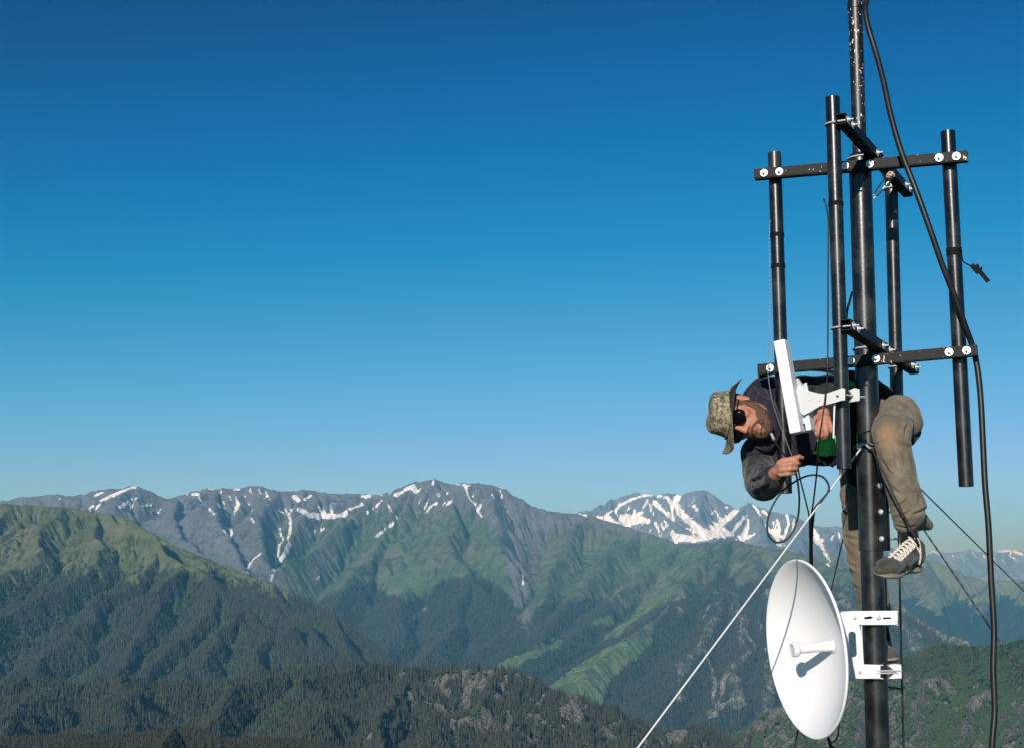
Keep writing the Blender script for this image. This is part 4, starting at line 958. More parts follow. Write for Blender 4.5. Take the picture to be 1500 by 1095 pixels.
class Blob:
    def __init__(s): s.bm = bmesh.new()
    def cone(s, p0, r0, p1, r1, flat=None, seg=20):
        "tapered capsule"
        p0, p1 = Vector(p0), Vector(p1); d = (p1 - p0); L = d.length or 1e-4; n = d.normalized() if d.length > 1e-5 else Vector((0, 0, 1))
        u = n.orthogonal().normalized(); v = n.cross(u); prof = []
        for i in range(7): a = math.pi/2*(1 - i/6); prof.append((-r0*math.sin(a), r0*math.cos(a)))
        for i in range(7): a = math.pi/2*(i/6); prof.append((L + r1*math.sin(a), r1*math.cos(a)))
        vs = []
        for a, r in prof[1:-1]:
            vs.append([s.bm.verts.new(p0 + n*a + (u*math.cos(2*math.pi*k/seg) + v*math.sin(2*math.pi*k/seg))*r) for k in range(seg)])
        c0 = s.bm.verts.new(p0 + n*prof[0][0]); c1 = s.bm.verts.new(p0 + n*prof[-1][0]); new = [c0, c1] + [q for r in vs for q in r]
        for a, b in zip(vs[:-1], vs[1:]):
            for k in range(seg): s.bm.faces.new((a[k], a[(k+1) % seg], b[(k+1) % seg], b[k]))
        for k in range(seg):
            s.bm.faces.new((c0, vs[0][(k+1) % seg], vs[0][k])); s.bm.faces.new((c1, vs[-1][k], vs[-1][(k+1) % seg]))
        if flat:
            ax, fac = Vector(flat[0]).normalized(), flat[1]; mid = (p0 + p1)/2
            for q in new: w_ = (q.co - mid).dot(ax); q.co += ax*w_*(fac - 1)
        return s
    def chain(s, pts, rs, flat=None):
        for i in range(len(pts) - 1): s.cone(pts[i], rs[i], pts[i+1], rs[i+1], flat)
        return s
    def ell(s, c, M, r):
        "ellipsoid with axes the columns of M"
        b2 = bmesh.new(); bmesh.ops.create_uvsphere(b2, u_segments=24, v_segments=16, radius=1); c = Vector(c)
        for v in b2.verts: v.co = c + M @ Vector((v.co.x*r[0], v.co.y*r[1], v.co.z*r[2]))
        me = bpy.data.meshes.new('t'); b2.to_mesh(me); b2.free(); s.bm.from_mesh(me); bpy.data.meshes.remove(me)
        return s
    def done(s, name, mat, parent, voxel=0.006, smooth=3, disp=None):
        bmesh.ops.recalc_face_normals(s.bm, faces=s.bm.faces)
        me = bpy.data.meshes.new('t'); s.bm.to_mesh(me); s.bm.free()
        t = bpy.data.objects.new('t', me); SC.collection.objects.link(t)
        md = t.modifiers.new('r', 'REMESH'); md.mode = 'VOXEL'; md.voxel_size = voxel; md.use_smooth_shade = True
        dg = bpy.context.evaluated_depsgraph_get(); out_ = bpy.data.meshes.new_from_object(t.evaluated_get(dg))
        bpy.data.objects.remove(t); bpy.data.meshes.remove(me)
        n = len(out_.vertices); co = np.empty(n*3, np.float32); out_.vertices.foreach_get('co', co); co = co.reshape(-1, 3).astype(float)
        ed = np.empty(len(out_.edges)*2, np.int32); out_.edges.foreach_get('vertices', ed); ed = ed.reshape(-1, 2)
        deg = np.bincount(ed.ravel(), minlength=n).astype(float)[:, None]
        for it in range(smooth):
            ac = np.zeros_like(co)
            for k in range(3): ac[:, k] = np.bincount(ed[:, 0], co[ed[:, 1], k], n) + np.bincount(ed[:, 1], co[ed[:, 0], k], n)
            co = co*0.4 + (ac/np.maximum(deg, 1))*0.6
        out_.vertices.foreach_set('co', co.astype(np.float32).ravel()); out_.update()
        if disp is not None:
            nr = np.empty(n*3, np.float32); out_.vertex_normals.foreach_get('vector', nr); nr = nr.reshape(-1, 3)
            co = co + nr * disp(co)[:, None]
            out_.vertices.foreach_set('co', co.astype(np.float32).ravel()); out_.update()
        out_.polygons.foreach_set('use_smooth', np.ones(len(out_.polygons), bool))
        out_.name = name; out_.materials.clear(); out_.materials.append(mat)
        o = bpy.data.objects.new(name, out_); SC.collection.objects.link(o)
        if parent is not None: attach(o, parent)
        return o

def folds(amp, axis, seed, fa=26, fb=9, fine=0.25):
    "cloth folds running across the given axis"
    ax = np.array(Vector(axis).normalized())
    def f(co):
        t = co @ ax; rest = co - np.outer(t, ax)
        w_ = vn3(co*7, seed+3)*0.35
        q = rest*fb + np.outer(t*fa + w_*4, ax)
        n1 = 1 - 2*np.abs(vn3(q, seed)); n2 = vn3(co*55, seed+9); n3 = vn3(co*5, seed+5)
        return amp*1.5*(np.maximum(n1, -0.5)*0.9*np.clip(0.75 + 0.8*n3, 0.1, 1.5) + n2*fine)
    return f

def creases(lines, base=None):
    "long creases pressed into the cloth, each a groove with a raised lip, along lines given at photograph pixels"
    def f(co):
        U, V = proj(co[:, 0], co[:, 1], co[:, 2]); out_ = np.zeros(len(co))
        for x0, y0, x1, y1, a, w_ in lines:
            vx, vy = x1 - x0, y1 - y0; L = math.hypot(vx, vy); t = np.clip(((U-x0)*vx + (V-y0)*vy)/(L*L), -0.15, 1.15)
            ex, ey = U - x0 - np.clip(t, 0, 1)*vx, V - y0 - np.clip(t, 0, 1)*vy
            bow = 0.10*L*np.sin(np.pi*np.clip(t, 0, 1))
            d = (ex*vy - ey*vx)/L + bow + 1.6*vn3(co*30, int(x0)); e = np.maximum(np.hypot(ex, ey) - np.abs(ex*vy - ey*vx)/L, 0)
            fade = np.exp(-(e/4)**2) * np.clip(np.sin(np.pi*np.clip(t*0.9 + 0.05, 0, 1)), 0, 1)**0.6
            out_ += fade*a*(-np.exp(-(d/w_)**2) + 0.75*np.exp(-((d - 2.1*w_)/(1.3*w_))**2) + 0.4*np.exp(-((d + 2.3*w_)/(1.5*w_))**2))
        return out_ + (base(co) if base is not None else 0)
    return f

# ---- cloth and skin
def cloth_mat(name, base, var=0.35, weave=900, rough=0.9, stain=None, spec=0.15, crease=0.0, cdir=(1.9, 0.9, 0.9)):
    m, nt, N, L, bs = nmat(name)
    geo = N.new('ShaderNodeNewGeometry'); pos = geo.outputs['Position']
    a = noise_n(nt, pos, 14, 5, 0.6); b = noise_n(nt, pos, weave/4, 2, 0.6)
    c = mix(nt, step_n(nt, a, 0.3, 0.72), tuple(x*(1-var) for x in base), tuple(x*(1+var) for x in base))
    c = mix(nt, math_n(nt, 'MULTIPLY', b, 0.3), c, tuple(x*0.5 for x in base))
    if stain:
        for ctr, rad_, col, st in stain:
            vm = N.new('ShaderNodeVectorMath'); vm.operation = 'DISTANCE'; L.new(pos, vm.inputs[0]); vm.inputs[1].default_value = ctr
            d = math_n(nt, 'ADD', math_n(nt, 'DIVIDE', vm.outputs['Value'], rad_), math_n(nt, 'MULTIPLY', a, 0.6))
            c = mix(nt, math_n(nt, 'MULTIPLY', step_n(nt, d, 1.25, 0.5), st), c, col)
    L.new(c, bs.inputs['Base Color']); bs.inputs['Roughness'].default_value = rough; bs.inputs['Specular IOR Level'].default_value = spec
    bs.inputs['Sheen Weight'].default_value = 0.15
    bp = N.new('ShaderNodeBump'); bp.inputs['Strength'].default_value = 0.35; bp.inputs['Distance'].default_value = 0.002
    L.new(math_n(nt, 'ADD', b, math_n(nt, 'MULTIPLY', noise_n(nt, pos, 60, 4, 0.6), 2.0)), bp.inputs['Height'])
    last = bp
    if crease:
        mp = N.new('ShaderNodeMapping'); mp.inputs['Rotation'].default_value = (0, 0.5, 0); mp.inputs['Scale'].default_value = cdir; L.new(pos, mp.inputs[0])
        wn_ = noise_n(nt, mp.outputs[0], 5.5, 1.5, 0.5)
        rd = math_n(nt, 'ABSOLUTE', math_n(nt, 'SUBTRACT', wn_, 0.5)); wn2 = noise_n(nt, mp.outputs[0], 13, 1, 0.5); rd2 = math_n(nt, 'ABSOLUTE', math_n(nt, 'SUBTRACT', wn2, 0.5))
        hh = math_n(nt, 'ADD', math_n(nt, 'POWER', rd, 0.6), math_n(nt, 'MULTIPLY', math_n(nt, 'POWER', rd2, 0.7), 0.5))
        b2_ = N.new('ShaderNodeBump'); b2_.inputs['Strength'].default_value = 0.85; b2_.inputs['Distance'].default_value = crease
        L.new(hh, b2_.inputs['Height']); L.new(bp.outputs[0], b2_.inputs['Normal']); last = b2_
    L.new(last.outputs[0], bs.inputs['Normal'])
    return m
M_trous = cloth_mat('khaki_trousers', (0.180, 0.155, 0.112), 0.34, crease=0.012, stain=[(tuple(P(1289, 634, 5.22)), 0.11, (0.36, 0.215, 0.11), 1.0), (tuple(P(1237, 808, 5.6)), 0.10, (0.20, 0.125, 0.08), 0.5)])
M_fleece = cloth_mat('charcoal_fleece', (0.022, 0.027, 0.030), 0.25, crease=0.015, cdir=(2, 1, 1))
M_vest = cloth_mat('navy_vest', (0.014, 0.013, 0.030), 0.3, rough=0.75, spec=0.3, crease=0.016, cdir=(2, 1, 1))
M_shirt = cloth_mat('green_shirt', (0.10, 0.62, 0.11), 0.25, crease=0.02, cdir=(3, 1, 1))
M_strap = cloth_mat('black_webbing', (0.010, 0.010, 0.012), 0.3)
M_knee = cloth_mat('dark_blue_pad', (0.018, 0.035, 0.055), 0.3)
M_sock = cloth_mat('black_sock', (0.010, 0.010, 0.011), 0.3)
m, nt, N, L, bs = nmat('skin'); M_skin = m
geo = N.new('ShaderNodeNewGeometry'); a_ = noise_n(nt, geo.outputs['Position'], 55, 4, 0.6); b_ = noise_n(nt, geo.outputs['Position'], 14, 3, 0.5)
c_ = mix(nt, step_n(nt, a_, 0.3, 0.7), (0.40, 0.175, 0.115), (0.50, 0.245, 0.165)); c_ = mix(nt, step_n(nt, b_, 0.45, 0.7), c_, (0.45, 0.16, 0.11))
L.new(c_, bs.inputs['Base Color']); bs.inputs['Roughness'].default_value = 0.55; bs.inputs['Subsurface Weight'].default_value = 0.12; bs.inputs['Subsurface Radius'].default_value = (0.01, 0.004, 0.002); bs.inputs['Subsurface Scale'].default_value = 0.5
m, nt, N, L, bs = nmat('beard_hair'); M_beard = m
geo = N.new('ShaderNodeNewGeometry'); a_ = noise_n(nt, geo.outputs['Position'], 260, 3, 0.7)
L.new(mix(nt, step_n(nt, a_, 0.35, 0.68), (0.030, 0.017, 0.011), (0.21, 0.105, 0.065)), bs.inputs['Base Color']); bs.inputs['Roughness'].default_value = 0.8
bp = N.new('ShaderNodeBump'); bp.inputs['Strength'].default_value = 0.8; bp.inputs['Distance'].default_value = 0.004; L.new(a_, bp.inputs['Height']); L.new(bp.outputs[0], bs.inputs['Normal'])
m, nt, N, L, bs = nmat('lip'); M_lip = m
bs.inputs['Base Color'].default_value = (0.40, 0.13, 0.11, 1); bs.inputs['Roughness'].default_value = 0.45
m, nt, N, L, bs = nmat('dark_lens'); M_lens = m
bs.inputs['Base Color'].default_value = (0.003, 0.003, 0.004, 1); bs.inputs['Roughness'].default_value = 0.22
m, nt, N, L, bs = nmat('camouflage_cloth'); M_camo = m
geo = N.new('ShaderNodeNewGeometry'); pos = geo.outputs['Position']
v1 = noise_n(nt, pos, 46, 3, 0.7); v2 = noise_n(nt, pos, 19, 2, 0.6); v3 = noise_n(nt, pos, 120, 2, 0.6)
c_ = mix(nt, step_n(nt, v1, 0.44, 0.47), (0.12, 0.10, 0.065), (0.30, 0.25, 0.175))
c_ = mix(nt, step_n(nt, v2, 0.54, 0.57), c_, (0.10, 0.135, 0.075))
c_ = mix(nt, step_n(nt, v3, 0.60, 0.62), c_, (0.035, 0.030, 0.024))
c_ = mix(nt, step_n(nt, noise_n(nt, pos, 80, 2, 0.5), 0.63, 0.65), c_, (0.42, 0.36, 0.27))
L.new(c_, bs.inputs['Base Color']); bs.inputs['Roughness'].default_value = 0.9; bs.inputs['Specular IOR Level'].default_value = 0.15
bp = N.new('ShaderNodeBump'); bp.inputs['Strength'].default_value = 0.4; bp.inputs['Distance'].default_value = 0.002; L.new(v3, bp.inputs['Height']); L.new(bp.outputs[0], bs.inputs['Normal'])
M_brimin = cloth_mat('hat_lining', (0.015, 0.014, 0.013), 0.3)
M_shoe = cloth_mat('worn_grey_suede', (0.075, 0.071, 0.062), 0.4, spec=0.25)
M_teal = cloth_mat('teal_mesh', (0.055, 0.10, 0.115), 0.3)
M_sole = paint_mat('tan_rubber_sole', (0.20, 0.17, 0.13), 0.7, scratch=0.4)
M_lace = rope_mat('cream_lace', (0.55, 0.49, 0.41), (0.74, 0.68, 0.58), 60)

man = empty('person', P(1270, 620, 5.75))
tag(man, 'man in camouflage hat and khaki trousers hanging sideways from the mast, holding a cable', 'person')

# ---- head frame: up points left, the face towards the camera and a little down
HC = P(1084, 611, 5.56); vw = HC.normalized()
rgt = vw.cross(Vector((0, 0, 1))).normalized(); upw = rgt.cross(vw).normalized()
HU = (-rgt*0.975 + upw*0.16 - vw*0.06).normalized()
HF = (-vw*math.cos(R(27)) - upw*math.sin(R(27))); HF = (HF - HU*HF.dot(HU)).normalized()
HR = HF.cross(HU).normalized()                          # his own right hand side
HM = Matrix((HR, HF, HU)).transposed()                  # columns
hp = lambda x, y, z: HC + HM @ Vector((x, y, z))

b = Blob()
b.ell(hp(0, -0.012, 0.022), HM, (0.076, 0.094, 0.092)); b.ell(hp(0, 0.020, -0.035), HM, (0.063, 0.070, 0.072))
b.ell(hp(0, 0.048, -0.078), HM, (0.036, 0.036, 0.030)); b.ell(hp(0, 0.070, -0.092), HM, (0.020, 0.016, 0.014))
for s_ in (-1, 1):
    b.ell(hp(s_*0.044, 0.052, -0.014), HM, (0.024, 0.024, 0.022)); b.cone(hp(s_*0.030, 0.076, 0.036), 0.010, hp(s_*0.052, 0.060, 0.034), 0.009)
    b.cone(hp(s_*0.056, 0.005, -0.055), 0.018, hp(s_*0.030, 0.050, -0.082), 0.020)
    b.ell(hp(s_*0.081, -0.012, 0.004), HM, (0.008, 0.017, 0.030)); b.ell(hp(s_*0.084, -0.004, -0.018), HM, (0.006, 0.009, 0.010))
    b.ell(hp(s_*0.012, 0.090, -0.028), HM, (0.009, 0.010, 0.008))
b.cone(hp(0, 0.080, 0.026), 0.010, hp(0, 0.101, -0.018), 0.0125); b.ell(hp(0, 0.103, -0.022), HM, (0.013, 0.014, 0.011))
b.cone(hp(-0.016, 0.077, -0.058), 0.006, hp(0.016, 0.077, -0.058), 0.006); b.cone(hp(-0.013, 0.076, -0.068), 0.0065, hp(0.013, 0.076, -0.068), 0.0065)
neck0 = hp(0, -0.02, -0.05); neck1 = P(1142, 612, 5.74)
b.cone(neck0, 0.058, neck1, 0.066)
# trunk, arms and legs under the clothes: one continuous body
SH_U, SH_L = P(1140, 578, 5.74), P(1116, 668, 5.72)      # upper and lower shoulder
CH, WA, PE = P(1158, 612, 5.78), P(1212, 612, 5.80), P(1276, 606, 5.80)
b.chain([CH, WA, PE], [0.115, 0.105, 0.115]); b.cone(SH_U, 0.06, SH_L, 0.06); b.cone(SH_U, 0.05, CH, 0.08); b.cone(SH_L, 0.05, CH, 0.08)
EL_U, WR_U = P(1222, 570, 5.66), P(1206, 606, 5.52)
EL_L, WR_L = P(1116, 708, 5.46), P(1136, 693, 5.17)
b.chain([SH_U, EL_U, WR_U], [0.048, 0.040, 0.027]); b.chain([SH_L, EL_L, WR_L], [0.048, 0.040, 0.026])
HP1, KN1, AN1 = P(1300, 604, 5.76), P(1308, 637, 5.36), P(1331, 788, 5.31)
HP2, KN2, AN2 = P(1268, 640, 5.76), P(1262, 775, 5.68), P(1290, 935, 5.70)
b.chain([PE, HP1, KN1, AN1], [0.11, 0.07, 0.045, 0.030]); b.chain([PE, HP2, KN2, AN2], [0.11, 0.08, 0.052, 0.035])
# lower hand: holds the cable; fingers bend round it
def hand(wrist, palm, fingers, thumb, wr=0.025):
    b.cone(wrist, wr, palm[0], 0.021)
    for a, c in zip(palm[:-1], palm[1:]): b.cone(a, 0.0165, c, 0.0155)
    for f, r in fingers:
        pts = [P(*q) for q in f]; rs = [r*1.12, r*1.04, r, r*0.86][:len(pts)]
        b.chain([palm[0].lerp(pts[0], 0.35)] + pts, [0.011] + rs)
    pts = [P(*q) for q in thumb]; b.chain(pts, [0.0125, 0.0115, 0.0105, 0.009][:len(pts)])
hand(WR_L, [P(1139, 689, 5.145), P(1143, 679, 5.120), P(1143, 692, 5.135)],
     [([(1145, 674, 5.110), (1158, 671.5, 5.097), (1168.5, 669, 5.095), (1175.5, 669.5, 5.108)], .0086),
      ([(1145, 681, 5.105), (1158, 678.5, 5.085), (1168, 677.5, 5.093), (1171, 679, 5.120)], .0088),
      ([(1144, 688, 5.107), (1157, 686, 5.087), (1166, 685.5, 5.097), (1168, 687, 5.125)], .0084),
      ([(1143, 694.5, 5.115), (1154, 693.5, 5.097), (1162, 692.5, 5.107), (1164, 693, 5.132)], .0076)],
     [(1140, 684, 5.165), (1151, 676, 5.160), (1163, 671, 5.140), (1171, 668, 5.127)])
hand(WR_U, [P(1206, 611, 5.50), P(1199, 615, 5.49), P(1212, 613, 5.49)],
     [([(1197, 617, 5.485), (1195, 627, 5.47), (1196, 635, 5.475), (1198, 640, 5.49)], .0084),
      ([(1203, 618, 5.482), (1203, 629, 5.465), (1204, 637, 5.47), (1205, 642, 5.485)], .0087),
      ([(1209, 617, 5.482), (1211, 628, 5.465), (1211, 636, 5.47), (1210, 641, 5.485)], .0085),
      ([(1214.5, 615, 5.488), (1217.5, 624, 5.472), (1217.5, 631, 5.475), (1216, 635, 5.49)], .0078)],
     [(1200, 609, 5.49), (1192, 614, 5.47), (1189, 622, 5.465), (1190, 629, 5.47)])
b.done('body', M_skin, man, 0.0034, 2)

# face details
lp = Blob(); lp.cone(hp(-0.019, 0.0775, -0.0595), 0.0042, hp(0.0, 0.0835, -0.0585), 0.0055); lp.cone(hp(0.019, 0.0775, -0.0595), 0.0042, hp(0, 0.0835, -0.0585), 0.0055)
lp.cone(hp(-0.015, 0.0775, -0.067), 0.0045, hp(0.015, 0.0775, -0.067), 0.0045); lp.ell(hp(0, 0.080, -0.0675), HM, (0.014, 0.006, 0.0055)); lp.done('lips', M_lip, man, 0.002, 2)
bd = Blob()
for s_ in (-1, 1):
    bd.chain([hp(s_*0.069, 0.004, -0.010), hp(s_*0.065, 0.010, -0.045), hp(s_*0.047, 0.036, -0.078), hp(s_*0.022, 0.060, -0.100), hp(0, 0.066, -0.106)], [0.009, 0.016, 0.021, 0.021, 0.022])
    bd.chain([hp(s_*0.030, 0.066, -0.078), hp(s_*0.045, 0.045, -0.060)], [0.014, 0.014])
    bd.chain([hp(0, 0.086, -0.046), hp(s_*0.016, 0.082, -0.049), hp(s_*0.029, 0.070, -0.062), hp(s_*0.030, 0.064, -0.078)], [0.0055, 0.0065, 0.0075, 0.010])
bd.ell(hp(0, 0.072, -0.084), HM, (0.026, 0.013, 0.010)); bd.ell(hp(0, 0.0, -0.09), HM, (0.045, 0.05, 0.030))
bd.done('beard', M_beard, man, 0.0024, 2, lambda co: 0.0011*vn3(co*260, 3) + 0.0006*vn3(co*500, 5))
hr = Blob(); hr.ell(hp(0, -0.020, 0.022), HM, (0.0815, 0.093, 0.078)); hr.ell(hp(0, -0.055, -0.015), HM, (0.062, 0.050, 0.05))
hr.done('hair', M_beard, man, 0.004, 2, lambda co: 0.0015*vn3(co*200, 8))
sg = Blob()
for s_ in (-1, 1):
    sg.chain([hp(s_*0.020, 0.086, 0.014), hp(s_*0.044, 0.083, 0.014)], [0.021, 0.021], ((HF), 0.45)); sg.ell(hp(s_*0.036, 0.086, 0.008), HM, (0.036, 0.010, 0.027)); sg.ell(hp(s_*0.057, 0.073, 0.010), HM, (0.015, 0.015, 0.023))
    sg.cone(hp(s_*0.062, 0.066, 0.022), 0.003, hp(s_*0.080, 0.0, 0.018), 0.003)
sg.cone(hp(-0.012, 0.094, 0.022), 0.004, hp(0.012, 0.094, 0.022), 0.004)
sg.done('sunglasses', M_lens, man, 0.0022, 2)

# ---- hat: soft crown and a wide wavy brim
def hat():
    seg = 72; bm = bmesh.new(); prof = [(0.0, 0.130), (0.03, 0.1295), (0.054, 0.127), (0.071, 0.119), (0.081, 0.104), (0.086, 0.082), (0.090, 0.062), (0.094, 0.047), (0.096, 0.040)]
    def pt(r, z, a):
        return hp(r*math.cos(a), r*1.06*math.sin(a) - 0.010, z - 0.006)
    prev = None
    for j, (r, z) in enumerate(prof):
        ring = []
        for k in range(seg):
            a = 2*math.pi*k/seg
            d = 0.0035*math.sin(3*a + z*40) + 0.0028*math.sin(7*a - z*90) if 0 < j < len(prof)-1 else 0
            zz = z + (0.006*math.sin(2*a + 1.0) if r < 0.085 and r > 0 else 0)
            ring.append(bm.verts.new(pt(max(r + d, 1e-4), zz, a)))
        if prev:
            for k in range(seg): f = bm.faces.new((prev[k], prev[(k+1) % seg], ring[(k+1) % seg], ring[k])); f.smooth = True
        prev = ring
    bmesh.ops.recalc_face_normals(bm, faces=bm.faces)
    me = bpy.data.meshes.new('crown'); bm.to_mesh(me); bm.free(); me.materials.append(M_camo)
    o = bpy.data.objects.new('hat', me); SC.collection.objects.link(o); attach(o, man)
    # band
    mb = MB(); mb.tube([pt(0.0945, 0.050, 2*math.pi*k/60) for k in range(61)], 0.0042, 8, False); mb.build('hat_band', M_camo, o)
    # brim, two skins: camouflage above, dark below
    def wave(a, t):
        # a = 0 his right side (screen bottom side), pi his left (screen top)
        return t*t*(0.006*math.cos(2*a) - 0.012*max(0, -math.cos(a)) + 0.034*math.exp(-((a - 2.5)/0.75)**2) - 0.002*math.exp(-((a - 0.9)/0.6)**2) + 0.008*math.sin(3*a + 0.6) + 0.005*math.sin(5*a)) - 0.010*t
    bm = bmesh.new(); rows = []
    for side in (0, 1):
        rr = []
        for j in range(9):
            t = j/8 if side == 0 else 1 - j/8
            off = 0.0016 if side == 0 else -0.0016
            rr.append([bm.verts.new(pt(0.093 + t*(0.052 + 0.010*max(0, math.cos(2*math.pi*k/seg))), 0.043 + wave(2*math.pi*k/seg, t) + off, 2*math.pi*k/seg)) for k in range(seg)])
        rows += rr
    for i in range(len(rows)):
        a, c = rows[i], rows[(i+1) % len(rows)]
        for k in range(seg):
            f = bm.faces.new((a[k], a[(k+1) % seg], c[(k+1) % seg], c[k])); f.smooth = True; f.material_index = 0 if i < 9 else 1
    bmesh.ops.recalc_face_normals(bm, faces=bm.faces)
    me = bpy.data.meshes.new('brim'); bm.to_mesh(me); bm.free(); me.materials.append(M_camo); me.materials.append(M_brimin)
    br = bpy.data.objects.new('brim', me); SC.collection.objects.link(br); attach(br, o)
hat()

# ---- clothes
X1 = Vector((1, 0, 0)); Z1 = Vector((0, 0, 1))
v = Blob()
v.chain([P(1136, 604, 5.76), P(1165, 606, 5.78), P(1205, 604, 5.80), P(1236, 606, 5.82)], [0.125, 0.140, 0.128, 0.120])
v.cone(P(1128, 582, 5.76), 0.085, P(1150, 585, 5.80), 0.09); v.cone(P(1112, 664, 5.72), 0.072, P(1150, 650, 5.76), 0.09)
v.chain([P(1104, 582, 5.72), P(1118, 576, 5.75)], [0.040, 0.06]); v.chain([P(1122, 625, 5.70), P(1118, 655, 5.70), P(1140, 675, 5.68)], [0.055, 0.06, 0.062])
v.chain([P(1108, 580, 5.66), P(1122, 598, 5.60), P(1128, 622, 5.59), P(1122, 645, 5.60), P(1106, 660, 5.64)], [0.036, 0.041, 0.044, 0.042, 0.036])       # collar
v.cone(P(1160, 655, 5.72), 0.085, P(1190, 648, 5.74), 0.08)
v.done('vest', M_vest, man, 0.005, 3, creases([
    (1094, 606, 1110, 566, .010, 2.6), (1106, 562, 1130, 584, .009, 2.4), (1090, 668, 1148, 676, .009, 2.0), (1094, 652, 1138, 664, .008, 2.4), (1150, 630, 1180, 668, .008, 2.6), (1160, 655, 1200, 662, .007, 2.4), (1118, 560, 1134, 572, .007, 2.2)],
    folds(0.0070, X1 + Z1*0.5, 21, 17, 6, 0.12)))
fl = Blob()
fl.chain([P(1150, 592, 5.74), P(1180, 580, 5.70), P(1212, 576, 5.66)], [0.085, 0.084, 0.074]); fl.chain([P(1214, 577, 5.64), P(1210, 592, 5.57), P(1207, 601, 5.54)], [0.068, 0.052, 0.042])
fl.done('sleeve', M_fleece, man, 0.0045, 3, creases([(1166, 562, 1210, 574, .008, 2.4), (1162, 572, 1188, 600, .008, 2.4), (1180, 556, 1226, 562, .007, 2.2), (1196, 580, 1214, 600, .007, 2.2), (1208, 572, 1226, 590, .007, 2.2)],
    folds(0.0060, X1*0.8 + Z1*0.6, 33, 20, 8, 0.12)))
fl = Blob()
fl.chain([P(1112, 672, 5.70), P(1113, 692, 5.62), P(1117, 708, 5.48)], [0.062, 0.066, 0.064]); fl.chain([P(1117, 708, 5.48), P(1127, 702, 5.32), P(1135, 696, 5.205)], [0.064, 0.055, 0.040])
fl.done('sleeve', M_fleece, man, 0.0045, 3, creases([(1096, 692, 1124, 680, .008, 2.4), (1098, 706, 1128, 690, .008, 2.4), (1104, 722, 1130, 704, .007, 2.4), (1120, 730, 1140, 712, .006, 2.2), (1100, 680, 1110, 668, .006, 2.4)],
    folds(0.0060, Z1 + X1*0.5, 44, 22, 8, 0.12)))
st = Blob(); st.chain([P(1206, 652, 5.71), P(1238, 646, 5.73)], [0.062, 0.068]); 
st.done('shirt', M_shirt, man, 0.005, 3, folds(0.009, X1, 51, 30, 10, 0.1))
st = Blob(); st.cone(P(1245, 563, 5.70), 0.022, P(1252, 566, 5.70), 0.022); st.done('shirt_hem', M_shirt, man, 0.004, 2)
hm = Blob(); hm.chain([P(1178, 672, 5.69), P(1206, 673, 5.69), P(1240, 668, 5.72)], [0.026, 0.030, 0.034]); hm.done('jacket_hem', M_strap, man, 0.005, 3, folds(0.004, X1, 52, 30, 10, 0.1))
# harness: belt round the hips, straps over the back
hs = Blob(); hs.chain([P(1246, 560, 5.76), P(1246, 610, 5.66), P(1248, 662, 5.70)], [0.050, 0.052, 0.045]); hs.chain([P(1262, 572, 5.74), P(1290, 588, 5.72)], [0.072, 0.066])
hs.chain([P(1252, 664, 5.66), P(1256, 690, 5.64), P(1252, 722, 5.62)], [0.045, 0.045, 0.02])
hs.done('harness', M_strap, man, 0.006, 2, folds(0.004, Z1, 53, 30, 10, 0.2))
mb = MB(); mb.tube(smooth_path([P(1112, 552, 5.66), P(1150, 541, 5.70), P(1196, 541, 5.70), P(1226, 546, 5.68), P(1246, 553, 5.68), P(1253, 557, 5.66)], 6), 0.008, 10); mb.build('harness_strap', M_strap, man)
# trousers
tr = Blob()
tr.chain([P(1262, 612, 5.80), P(1296, 618, 5.74), P(1310, 616, 5.55), P(1305, 632, 5.36)], [0.105, 0.094, 0.080, 0.070])
tr.cone(P(1318, 606, 5.62), 0.075, P(1330, 618, 5.55), 0.060)
tr.chain([P(1306, 636, 5.33), P(1313, 672, 5.30), P(1321, 708, 5.28), P(1329, 738, 5.28), P(1330, 752, 5.28), P(1326, 764, 5.285)], [0.069, 0.062, 0.060, 0.064, 0.061, 0.045])
tr.chain([P(1334, 762, 5.31), P(1350, 764, 5.35), P(1359, 768, 5.37)], [0.042, 0.026, 0.015])
tr.chain([P(1268, 640, 5.76), P(1262, 700, 5.72), P(1262, 740, 5.68), P(1263, 780, 5.66), P(1268, 825, 5.66), P(1277, 872, 5.69), P(1283, 905, 5.70)], [0.100, 0.088, 0.080, 0.074, 0.068, 0.064, 0.058])
tr.cone(P(1244, 722, 5.62), 0.036, P(1249, 742, 5.62), 0.038)
tr.done('trousers', M_trous, man, 0.0040, 4, creases([
    (1292, 600, 1318, 606, .007, 2.2), (1318, 605, 1334, 618, .007, 2.2), (1290, 596, 1298, 584, .006, 1.8), (1329, 616, 1332, 644, .009, 2.2), (1317, 609, 1322, 624, .006, 1.8),
    (1300, 588, 1330, 598, .006, 2.4), (1310, 638, 1332, 655, .007, 2.4), (1284, 650, 1300, 640, .004, 2.0), (1290, 664, 1307, 694, .007, 2.3), (1308, 662, 1314, 692, .006, 2.2), (1322, 662, 1334, 690, .006, 2.4),
    (1298, 700, 1318, 722, .006, 2.3), (1326, 700, 1340, 726, .006, 2.4), (1308, 742, 1330, 730, .007, 2.2), (1312, 758, 1334, 747, .007, 2.2), (1336, 752, 1357, 744, .007, 2.2), (1346, 726, 1352, 744, .005, 2.2), (1311, 768, 1340, 768, .005, 1.6),
    (1232, 745, 1252, 752, .008, 2.4), (1236, 720, 1250, 734, .007, 2.4), (1238, 782, 1256, 790, .005, 2.2), (1240, 820, 1254, 830, .005, 2.2), (1244, 850, 1256, 862, .005, 2.0), (1236, 765, 1250, 800, .004, 2.4)],
    folds(0.0050, X1*0.85 + Z1*0.40, 61, 15, 6, 0.10)))
